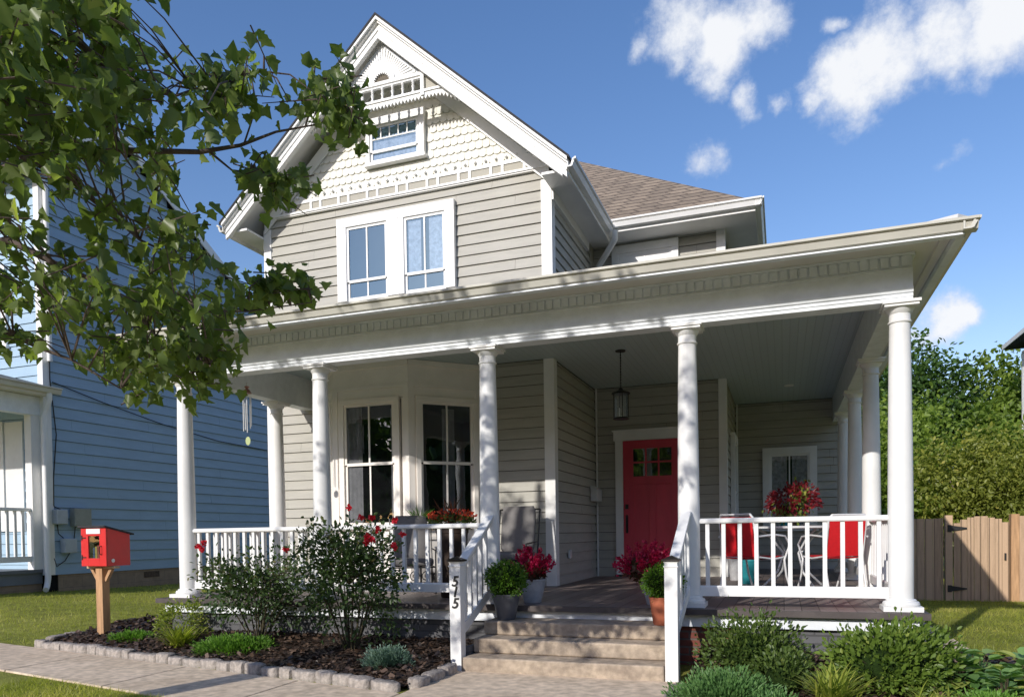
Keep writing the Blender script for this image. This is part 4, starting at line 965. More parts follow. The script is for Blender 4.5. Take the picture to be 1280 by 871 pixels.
dr = MB().box(bx0,ix0,by0,by0+.019,zb,zf-.004).box(ix1,bx1,by0,by0+.019,zb,zf-.004).box(ix0,ix1,by0,by0+.019,zb,iz0).box(ix0,ix1,by0,by0+.019,iz1,zf-.004).build('door', REDBOX, r, bevel=.003)
MB().quad((ix0,by0+.01,iz0),(ix1,by0+.01,iz0),(ix1,by0+.01,iz1),(ix0,by0+.01,iz1)).build('pane', GLASS, dr)
for z in (zb+.10,zf-.12): MB().box(bx0+.01,bx0+.075,by0-.006,by0,z-.006,z+.006).box(bx0+.012,bx0+.022,by0-.007,by0-.0005,z-.028,z+.028).build('hinge', BLACK, dr)
MB().tube([(ix1+.03,by0,zb+.13),(ix1+.03,by0-.025,zb+.14),(ix1+.03,by0-.025,zb+.22),(ix1+.03,by0,zb+.23)],.006,6).build('door_handle', BLACK, dr)
sgn = MB().box(ix0-.02,ix1+.02,by0-.007,by0-.001,zf-.075,zf-.018).build('sign_plate', WHITE, r)
MB().lathe([(.022,0),(.022,.004)],0,0,16).build('sticker', WHITE, r).matrix_parent_inverse = Matrix.Translation((7.33,-6.40,.5)) @ Matrix.Translation((bx1+.001,by0+.09,zb+.06)) @ Matrix.Rotation(PI/2,4,'Y')
bc = [((.05,.10,.25),'dark blue'),((.5,.4,.1),'mustard yellow'),((.35,.05,.05),'dark red'),((.5,.5,.48),'off white'),((.05,.2,.12),'dark green')]
for i,(c_,nm) in enumerate(bc):
    x = ix0+.012+i*.034; tag(MB().box(x,x+.027,by0+.05,by0+.19,zb+.012,zb+.21+.015*(i%3)).build('book', mat('cover_'+nm.replace(' ','_'),c_,.6,.3,noise=(20,.1)), bevel=.002), nm+' book standing behind the glass of the red book box', 'book', 'books inside the red book box')

# ------------------------------------------------------------------ blue neighbour house
B = thing('house', 'blue clapboard house with white porch on the left', 'house', (-14,13,0))
bx = -12.5; EXB = .205
Fq, Lq = frame(bx,9.8,bx,19.0)
def btop(z):
    # rake descends toward the back with slope -.59 and toward the front from the peak
    if z < 5.9: return (0, 9.2)
    f = (z-5.9)/1.05
    return (max(0,(z-7.9)/.9) if z>7.9 else 0, max(0,(15.482+ (6.466-z)/.585)-9.8))
siding(MB(), Fq, Lq, .05, 8.9, EXB, top=btop).build('siding_wall', BLUE, B)
Fq2, _ = frame(-19,9.8,bx,9.8)
siding(MB(), Fq2, 6.49, .05, 7.6, .19).build('siding_wall', LBLUE, B, label='pale sunlit blue front wall')  # lighter copy of the side wall's blue; sunlight is put into its colour
MB().box(-18.98,bx-.02,9.82,18.9,-.9,5.9).build('wall_core', DARK, B)
MB().box(-18.95,bx-.03,9.83,18.9,-.9,.045).build('foundation', TAN, B)
MB().box(bx-.031,bx-.0,10.0,18.9,-.9,.045).build('foundation', TAN, B)
MB().box(bx-.001,bx+.008,11.95,12.35,-.12,.0).build('foundation_vent', mat('rusty_vent',(.10,.07,.05),.8,.2,noise=(20,.4)), B)
# roof with rake overhang
rb = MB(); A1 = (15.482,6.466+.05); s_ = -.585
def rz_(y): return 6.516+s_*(y-15.482)
pk = 11.4
rb.add([(bx+.12,pk,rz_(pk)),(bx+.12,19.2,rz_(19.2)),(-19,19.2,rz_(19.2)),(-19,pk,rz_(pk)),(bx+.12,9.3,rz_(pk)-.8*(pk-9.3)),(-19,9.3,rz_(pk)-.8*(pk-9.3))],[(0,1,2,3),(4,0,3,5)])
rb.build('roof', ROOFEDGE, B)
MB().bar((bx+.11,pk,rz_(pk)-.10),(bx+.11,19.2,rz_(19.2)-.10),.03,.17).bar((bx+.11,pk,rz_(pk)-.10),(bx+.11,9.3,rz_(pk)-.8*(pk-9.3)-.10),.03,.17).build('rake_board', WHITE, B)
MB().box(bx-.10,bx+.03,9.77,9.80,0.05,7.2).box(bx,bx+.03,9.80,9.92,.05,7.2).build('corner_board', WHITE, B)
# porch at the front
pb = MB().box(-19,bx-.08,7.4,9.78,.10,.16); pb.build('porch_floor', mat('grey_porch_floor',(.16,.17,.19),.6,.3,noise=(4,.1)), B)
MB().box(-19,bx-.12,7.5,9.78,-.10,.098).build('skirt_board', mat('grey_skirt',(.17,.19,.22),.6,.3,noise=(3,.1)), B)
MB().box(-19,bx-.14,7.55,9.78,-.9,-.102).build('porch_foundation', TAN, B)
MB().add([(-19,7.0,3.40),(bx+.22,7.0,3.40),(bx+.22,9.79,3.42),(-19,9.79,3.95),(bx-1.8,9.79,3.95)],[(0,1,2,4,3)]).build('porch_roof', PORCHROOF, B)
MB().box(-19,bx+.18,7.05,9.78,3.26,3.39).build('porch_fascia', SOFF, B)
MB().extr([(a,b_+3.30) for a,b_ in GP],(bx+.185,6.95,0),(bx+.185,9.95,0),(1,0,0)).build('porch_gutter', GUTTER, B, smooth=35)
MB().box(bx-.24,bx-.06,7.5,9.78,2.92,3.25).build('porch_beam', WHITE2, B)
MB().box(bx-.24,bx-.08,9.60,9.768,.16,2.92).build('porch_post', WHITE, B); MB().box(bx-.24,bx-.08,7.5,7.66,.16,2.92).build('porch_post', WHITE, B)
MB().tube([(bx+.20,9.75,3.33),(bx+.20,9.75,3.20),(bx+.10,9.77,3.05),(bx+.07,9.74,2.9),(bx+.07,9.74,.0),(bx+.09,9.70,-.14),(bx+.16,9.62,-.2)],.05,8).build('downspout', WHITE, B, smooth=50)
MB().tube([(bx+.10,9.86,7.1),(bx+.10,9.86,3.9)],.045,8).build('downspout', WHITE, B, smooth=50)
rl = MB().box(bx-.20,bx-.12,7.66,9.6,1.20,1.26).build('railing', WHITE, B, bevel=.008); MB().box(bx-.19,bx-.13,7.66,9.6,.30,.40).build('bottom_rail', WHITE, rl)
for k2 in range(13): MB().box(bx-.18,bx-.14,7.76+k2*.14,7.80+k2*.14,.40,1.20).build('baluster', WHITE, rl)
window(Fq2,4.80,5.40,.9,2.75,cas=.12,glass=GLASS,par=B,zm=1.8); MB().fbox(Fq2,5.55,6.0,.02,.05,.85,2.85).build('shutter', WHITE, B)
window(Fq2,4.9,5.55,4.25,5.6,cas=.13,glass=GLASS,par=B)
for (y0,y1,z0,z1,m) in ((9.80+.0,10.02,.97,1.24,GREYBOX),(10.16,10.52,.93,1.27,OLIVEBOX),(9.95,10.20,.44,.71,GREYBOX)):
    MB().box(bx+.022,bx+.16,y0+.08,y1+.08,z0,z1).build('utility_box', m, B, bevel=.015)
MB().tube([(bx+.03,9.98,1.0),(bx+.03,10.0,.80),(bx+.03,10.1,.72)],.008,5).tube([(bx+.03,10.35,.94),(bx+.03,10.3,.55),(bx+.03,10.12,.30),(bx+.03,9.95,.2),(bx+.03,9.9,.35)],.008,5).tube([(bx+.03,9.93,5.2),(bx+.04,9.90,3.6),(bx+.04,10.0,2.6),(bx+.03,9.93,1.8),(bx+.03,9.92,1.3),(bx+.04,10.05,1.24)],.010,6).build('cable', BLACK, B)
MB().tube([(bx+.04,9.95,3.55),(bx+.05,11.0,3.35),(bx+.05,12.5,3.12),(bx+.04,14.2,2.95),(bx+.04,16.5,2.90)],.009,6).build('cable', BLACK, B)

# ------------------------------------------------------------------ neighbour at the right edge
Nh = thing('house', 'pale house whose dark eave just enters at the right edge above the fence', 'house', (9,20,0))
Fn, Ln = frame(13,24,6.2,24); siding(MB(), Fn, Ln, -.7, 5.45, .18).build('siding_wall', LBLUE, Nh)
Fn2, Ln2 = frame(6.2,24,6.2,16.5); siding(MB(), Fn2, Ln2, -.7, 5.45, .18).build('siding_wall', LBLUE, Nh)
MB().box(6.16,6.30,24.0,24.04,-.7,5.45).box(6.165,6.20,23.88,24.0,-.7,5.45).build('corner_board', WHITE, Nh); MB().box(6.23,12.9,16.6,23.95,-.8,5.43).build('wall_core', DARK, Nh)
MB().add([(5.8,24.4,5.70),(13.4,24.4,5.70),(9.4,20.3,8.2),(5.8,16.1,5.70),(13.4,16.1,5.70),(5.8,24.4,5.6),(5.8,16.1,5.6),(13.4,24.4,5.6),(13.4,16.1,5.6)],[(0,1,2),(3,0,2),(4,3,2),(0,3,6,5),(5,6,8,7),(3,4,8,6)]).build('roof', ROOFEDGE, Nh)
MB().box(5.78,5.80,16.1,24.4,5.6,5.72).build('fascia', WHITE, Nh)

# ------------------------------------------------------------------ fence and gate
FY = 15.0; fz = gz(3,15)
def boards(mb, x0, x1, ztop, bw=.135, y=FY):
    x = x0
    while x < x1-.02:
        b = min(x+bw-.006, x1); zt = ztop((x+b)/2)+random.uniform(-.008,.008)
        dy = random.uniform(-.003,.003); mb.box(x, b, y+dy, y+.02+dy, fz-.02, zt); x += bw
f1 = thing('wooden_fence', 'weathered cedar board fence left of the arched gate', 'fence', (1.9,FY,fz))
mb = MB(); boards(mb, 1.15, 2.66, lambda x: .84); mb.build('board_panel', FENCEM, f1)
MB().box(2.69,2.80,FY-.03,FY+.10,fz-.02,.89).build('post', FENCEM, f1)
gt_ = thing('wooden_gate', 'weathered cedar gate with arched top and black hinges', 'gate', (2.8,FY,fz))
mb = MB(); boards(mb, 2.82, 3.66, lambda x: .72+.14*math.sin(PI*min(1,max(0,(x-2.82)/.84)))**.8 ,.105); mb.build('board_panel', FENCEM, gt_)
for z in (fz+.22,.66): MB().add([(2.72,FY-.032,z-.05),(2.78,FY-.032,z-.05),(3.02,FY-.032,z-.01),(3.02,FY-.032,z+.01),(2.78,FY-.032,z+.05),(2.72,FY-.032,z+.05)],[(0,1,2,3,4,5)]).box(2.72,2.78,FY-.045,FY-.031,z-.06,z+.06).build('hinge', BLACK, gt_)
MB().box(3.585,3.61,FY-.03,FY,fz+.72,fz+.84).build('latch', BLACK, gt_)
f2 = thing('wooden_fence', 'cedar board fence right of the gate with fresh orange post', 'fence', (4.5,FY,fz))
MB().box(3.68,3.80,FY-.04,FY+.11,fz-.02,.89).build('post', POSTNEW, f2, label='fresh orange cedar post')
mb = MB(); boards(mb, 3.81, 9.0, lambda x: .85); mb.build('board_panel', FENCEM, f2)

# ------------------------------------------------------------------ shrubs and plants
def stems(root, c, n, h, sp, r=.008):
    mb = MB()
    for i in range(n):
        a = random.random()*2*PI; q = random.random()**.5*sp
        mb.tube([(c[0]+.04*math.cos(a),c[1]+.04*math.sin(a),c[2]),(c[0]+q*.5*math.cos(a),c[1]+q*.5*math.sin(a),c[2]+h*.45),(c[0]+q*math.cos(a),c[1]+q*math.sin(a),c[2]+h*(1-.3*q/sp))],[r,r*.7,r*.35],5)
    mb.build('stem', STEM, root)
def rose(x,y,zc,rx,rz,n,blooms,lab,h, zlow=-.95):
    zg = bz(x,y); r = thing('rose_bush', lab, 'rose bush', (x,y,zg)); c = (x,y,zg-.02); stems(r, c, 16, h, rx*.8, .009)
    pts,d,b = clumps(n, 11, (x,y,zc), (rx,rx*.8,rz), .05, .25, zlow, seed=int(abs(x)*10), lump=.30)
    # arching shoots
    sh = MB(); P2=[]
    for i in range(16):
        a = random.random()*2*PI; e = random.uniform(.2,1.1); L_ = random.uniform(.9,1.28)
        t0 = Vector((x,y,zc-.1)); t1 = Vector((x+math.cos(a)*rx*L_*math.cos(e),y+math.sin(a)*rx*.8*L_*math.cos(e),zc+rz*L_*math.sin(e)))
        sh.tube([tuple(t0),tuple(t0.lerp(t1,.6)+Vector((0,0,.05))),tuple(t1)],[.006,.004,.002],4)
        for k2 in range(22):
            t = random.uniform(.5,1.0); q = t0.lerp(t1,t)+Vector((random.gauss(0,.03),random.gauss(0,.03),random.gauss(0,.03)+.03)); P2.append(tuple(q))
    sh.build('shoot', STEM, r); P2 = np.array(P2); n2 = len(P2)
    P_ = np.vstack([pts,P2]); Dd = np.vstack([d+rdir(len(d))*1.0, rdir(n2,.3)]); bb = np.concatenate([b*.85, .5+.5*rng.random(n2)])
    scatter('foliage','leaf',P_,Dd,rdir(len(P_),.8),rng.uniform(.032,.060,len(P_)),ROSEL,r,rnd=bb)
    for (bxx,byy,bzz) in blooms:
        q = np.array([bxx,byy,bzz])+rdir(26)*.017; scatter('bloom','broad',q,rdir(26,.5),rdir(26),rng.uniform(.018,.034,26),REDFL,r)
rose(-5.05,6.25,.17,.60,.38,260,[(-5.51,5.95,.59),(-5.44,5.95,.62),(-5.47,5.96,.56),(-4.49,5.98,.56)],'smaller rose bush with few red blooms in front of the left porch railing',.75)
rose(-3.80,6.0,.33,.54,.52,370,[(-3.37,5.70,.82),(-3.38,5.7,.64),(-3.31,5.7,.73),(-3.14,5.7,.80),(-3.15,5.7,.58),(-3.48,5.7,.83),(-3.61,5.72,.92),(-3.43,5.7,.61),(-3.08,5.7,.68),(-3.41,5.68,.66)],'tall rose bush with red blooms in front of the porch railing by the steps',1.0)
def shrub(x,y,zc,rx,ry,rz,n,per,m,lab,cs=.05,ls=(.03,.055),name='shrub',cat='shrub',up=.6,kind='leaf',seed=1,core=True):
    r = thing(name, lab, cat, (x,y,-.47)); stems(r,(x,y,-.48),8,rz*1.4,rx*.7)
    pts,d,b = clumps(n, per, (x,y,zc), (rx,ry,rz), cs, .55, -.85, seed=seed, lump=.16)
    scatter('foliage',kind,pts,d*.9+rdir(len(d))*.7+np.array([0,0,up*.5]),rdir(len(d),.4),rng.uniform(ls[0],ls[1],len(d)),m,r,rnd=b)
    if core: MB().lathe([(rx*.62*math.sin(PI*i/8)+.001, zc-rz*.66*math.cos(PI*i/8)) for i in range(9)],x,y,12,False).build('dark_core', leafcore, r, smooth=80)
    return r
shrub(-.22,6.02,-.27,.37,.34,.235,190,18,AZAL,'dense dark green azalea shrub beside the right newel post',seed=2,ls=(.025,.048))
shrub(.0,5.55,-.36,.20,.20,.16,90,14,AZAL,'small green shrub in front of the azalea',seed=12,cs=.04,ls=(.022,.042))
shrub(.68,5.80,-.28,.385,.36,.255,250,18,BRIGHT,'large glossy bright green shrub in front of the right porch corner',seed=3,ls=(.03,.055),up=.9)
def juniper(x,y,z,rx,ry,rz,n,m,lab,ls=(.020,.042),name='juniper',core=True):
    r = thing(name, lab, 'juniper', (x,y,z)); d = rdir(n*2); d = d[d[:,2]>-.05][:n]; nn = len(d)
    t = rng.random(nn)**.4; lump = 1+.20*np.sin(d[:,0]*9+x)*np.sin(d[:,1]*8)+.10*np.sin(d[:,0]*17+d[:,1]*13)
    pts = np.array([x,y,z])+d*np.array([rx,ry,rz])*(t*lump)[:,None]+rng.normal(size=(nn,3))*.012
    D = d*np.array([1,1,.5])*1.0+np.array([0,0,.75])+rdir(nn)*.45
    scatter('foliage','spray',pts,D,rdir(nn),rng.uniform(ls[0],ls[1],nn),m,r,rnd=np.clip(t*.7+rng.random(nn)*.4-.1,0,1))
    stems(r,(x,y,z-.02),5,rz*.7,rx*.5,.006); return r
juniper(-5.10,5.98,-.45,.42,.30,.14,8500,JUN,'bright green spreading juniper in front of the smaller rose bush')
juniper(-6.75,6.28,-.455,.26,.20,.10,3800,JUN,'small bright green juniper at the foot of the book box post')
juniper(-3.18,5.60,-.46,.23,.20,.17,5200,BJUN,'blue grey juniper tuft by the front walk',(.018,.036))
juniper(-.36,5.0,-.47,.34,.34,.22,8000,LJUN,'soft green cypress mound at the right of the front walk')
juniper(-.05,4.78,-.47,.22,.22,.13,3600,LJUN,'low green cypress mound in front of the spiky grass')
juniper(1.20,5.25,-.47,.24,.20,.11,3600,JUN,'low green juniper in front of the hostas')
def tuft(x,y,z,n,h,m,lab,name='grass_clump',sp=1.0):
    r = thing(name, lab, 'ornamental grass', (x,y,z)); q = np.tile([x,y,z],(n,1))+rng.normal(size=(n,3))*np.array([.035,.035,.003]); D = rdir(n)*np.array([sp,sp,.1]); D[:,2]=rng.uniform(.8,1.5,n)
    Nn = D*np.array([-1,-1,0])+np.array([0,0,.01]); scatter('blades','blade',q,D,-Nn,rng.uniform(h*.6,h*1.1,n),m,r); stems(r,(x,y,z-.02),3,.08,.03,.004); return r
tuft(-5.85,6.02,-.45,170,.34,YBLADE,'yellow green spiky grass beside the smaller rose bush')
tuft(.29,5.18,-.46,240,.30,YBLADE,'yellow green spiky grass in front of the glossy shrub')
tuft(.86,5.15,-.46,120,.22,YBLADE,'small pale spiky grass clump in front of the glossy shrub',sp=1.4)
shrub(-6.12,6.35,-.22,.27,.25,.22,110,12,YLEAF,'yellow green leafy shrub at the left porch corner',seed=8,cs=.035,core=False,ls=(.02,.045))
def hosta(x,y,z,rr,n,lab,ls=.2):
    r = thing('hosta', lab, 'hosta', (x,y,z)); a = rng.random(n)*2*PI; q = rng.random(n)**.7
    base = np.array([x,y,z])+np.stack([np.cos(a)*rr*.55*q,np.sin(a)*rr*.55*q,.05+.24*rng.random(n)*(1.1-q)],1)
    D = np.stack([np.cos(a),np.sin(a),.65-.9*q],1)+rdir(n)*.15; Nn = np.stack([-np.cos(a)*.4,-np.sin(a)*.4,np.ones(n)],1)
    scatter('leaves','broad',base,D,Nn,rng.uniform(ls*.7,ls*1.15,n),HOSTA,r); mb = MB()
    for i in range(0,n,2): mb.tube([(x,y,z-.01),tuple(base[i])],.004,4)
    mb.build('stem', STEM, r)
hosta(1.12,5.85,-.46,.28,110,'green hosta with broad leaves right of the glossy shrub',.115)
hosta(1.50,5.85,-.46,.28,110,'broad leaved hosta with yellowish leaves at the right edge',.12)
hosta(1.34,6.25,-.46,.24,80,'hosta at the back of the group beside the side path',.11)
hosta(1.32,5.5,-.47,.20,70,'small hosta in front of the larger hostas',.09)
# ------------------------------------------------------------------ trees
def tree(x,y,h,crown,m,lab,nc=260,per=40,ls=(.16,.3),trunk=.22,seed=0,cs=.35,group=None,zb=-.8,blobs=8,kind='leaf'):
    r = thing('tree', lab, 'tree', (x,y,zb), group); g = random.Random(seed)
    cz = h-crown[2]; mb = MB(); mb.tube([(x,y,zb),(x+.1,y,zb+(cz-zb)*.5),(x,y+.1,cz)],[trunk,trunk*.75,trunk*.5],8)
    P_=[];D_=[];B_=[]
    for b in range(blobs):
        a = g.random()*2*PI; q = g.uniform(.45,.75) if b else 0; c = (x+math.cos(a)*crown[0]*q, y+math.sin(a)*crown[1]*q, cz+g.uniform(-.45,.5)*crown[2]*(1 if b else 0)); f = g.uniform(.42,.62)
        p,d,bb = clumps(nc//blobs, per, c, (crown[0]*f,crown[1]*f,crown[2]*f), cs, .5, seed=seed*9+b, lump=.3); P_.append(p);D_.append(d);B_.append(bb*.7+.3*g.random())
        mb.tube([(x,y,zb+(cz-zb)*.6),((x+c[0])/2,(y+c[1])/2,(cz+c[2])/2-.3),c],[trunk*.45,trunk*.3,trunk*.12],6)
    mb.build('trunk', BARK, r, smooth=60); P_=np.vstack(P_); D_=np.vstack(D_); B_=np.concatenate(B_)
    scatter('crown',kind,P_,D_*.5+rdir(len(D_))+np.array([0,0,-.3]),rdir(len(D_),.7),rng.uniform(ls[0],ls[1],len(D_)),m,r,rnd=B_)
tree(4.3,28,7.5,(1.7,1.7,2.9),BGD,'dark green tree beyond the fence rising beside the porch corner',300,56,(.12,.22),seed=1,cs=.28)
tree(6.9,27.6,5.7,(1.3,1.6,3.2),BGT,'bright green tree beyond the fence left of the neighbour house',380,60,(.12,.24),seed=2,cs=.28)
tree(8.9,27.4,6.4,(1.7,1.8,3.6),BGT,'tall bright green tree beyond the fence at the right edge',300,56,(.12,.24),seed=3,cs=.28)
tree(4.4,20.5,3.0,(1.3,1.1,2.0),BGY,'olive green leafy tree directly behind the gate',380,52,(.07,.14),seed=4,cs=.2,trunk=.1)
tree(3.0,22,4.6,(1.6,1.3,2.5),BGT,'green tree behind the fence seen between the porch columns',300,56,(.10,.18),seed=5,cs=.24)
tree(5.6,19.2,2.2,(1.2,1.0,1.7),BGY,'low olive tree behind the right fence',280,52,(.07,.14),seed=6,cs=.2,trunk=.08)
tree(5.9,23.5,4.3,(1.3,1.2,2.6),BGT,'bright green young tree between the gate and the neighbour house',300,56,(.10,.2),seed=16,cs=.22,trunk=.09)
tree(1.6,26,6.0,(2.0,1.6,3.2),BGD,'dark tree behind the fence mostly hidden by the porch',220,46,(.14,.24),seed=7)
tree(-23.5,31,14.0,(3.0,3.0,4.5),BGT,'bright green tree far behind between the two houses',220,44,(.2,.4),seed=8,cs=.5)
# trees across the street (behind the viewer), seen in the window glass
for i,(x,y,h) in enumerate(((-16,-24,9),(-8,-27,10),(1,-25,9),(10,-24,9),(-25,-22,10),(19,-26,10))):
    tree(x,y,h,(4.4,3.0,5.2),BGD,'large green tree across the street',130,36,(.4,.8),.3,20+i,.7,'trees across the street')

for i,(x,y,h) in enumerate(((17,-3,8),(24,-9,9),(33,-13,10),(30,-3,9),(42,-8,10))):  # unseen trees added to fill the reflection in the bay's right pane
    tree(x,y,h,(4.0,3.4,4.8),BGD,'unseen green tree added along the street to the right for window reflections',120,36,(.4,.8),.3,40+i,.7,'added trees along the street to the right')
for i in range(9):  # unseen hedges added to close the bright gap in the window reflections
    shrub_x = -26+i*6.2
    rt = thing('hedge', 'unseen dark hedge added across the street for window reflections', 'hedge', (shrub_x,-13,-.5), 'added hedges across the street')
    p,d,b = clumps(60,26,(shrub_x,-13,.6),(3.4,1.0,1.5),.3,.5,seed=i+60); scatter('foliage','leaf',p,d+rdir(len(d)),rdir(len(d)),rng.uniform(.2,.36,len(d)),BGD,rt,rnd=b)
    MB().lathe([(.9,-.5),(1.0,.5),(.8,1.6),(.01,1.7)],shrub_x,-13,10,False).build('dark_core',leafcore,rt)
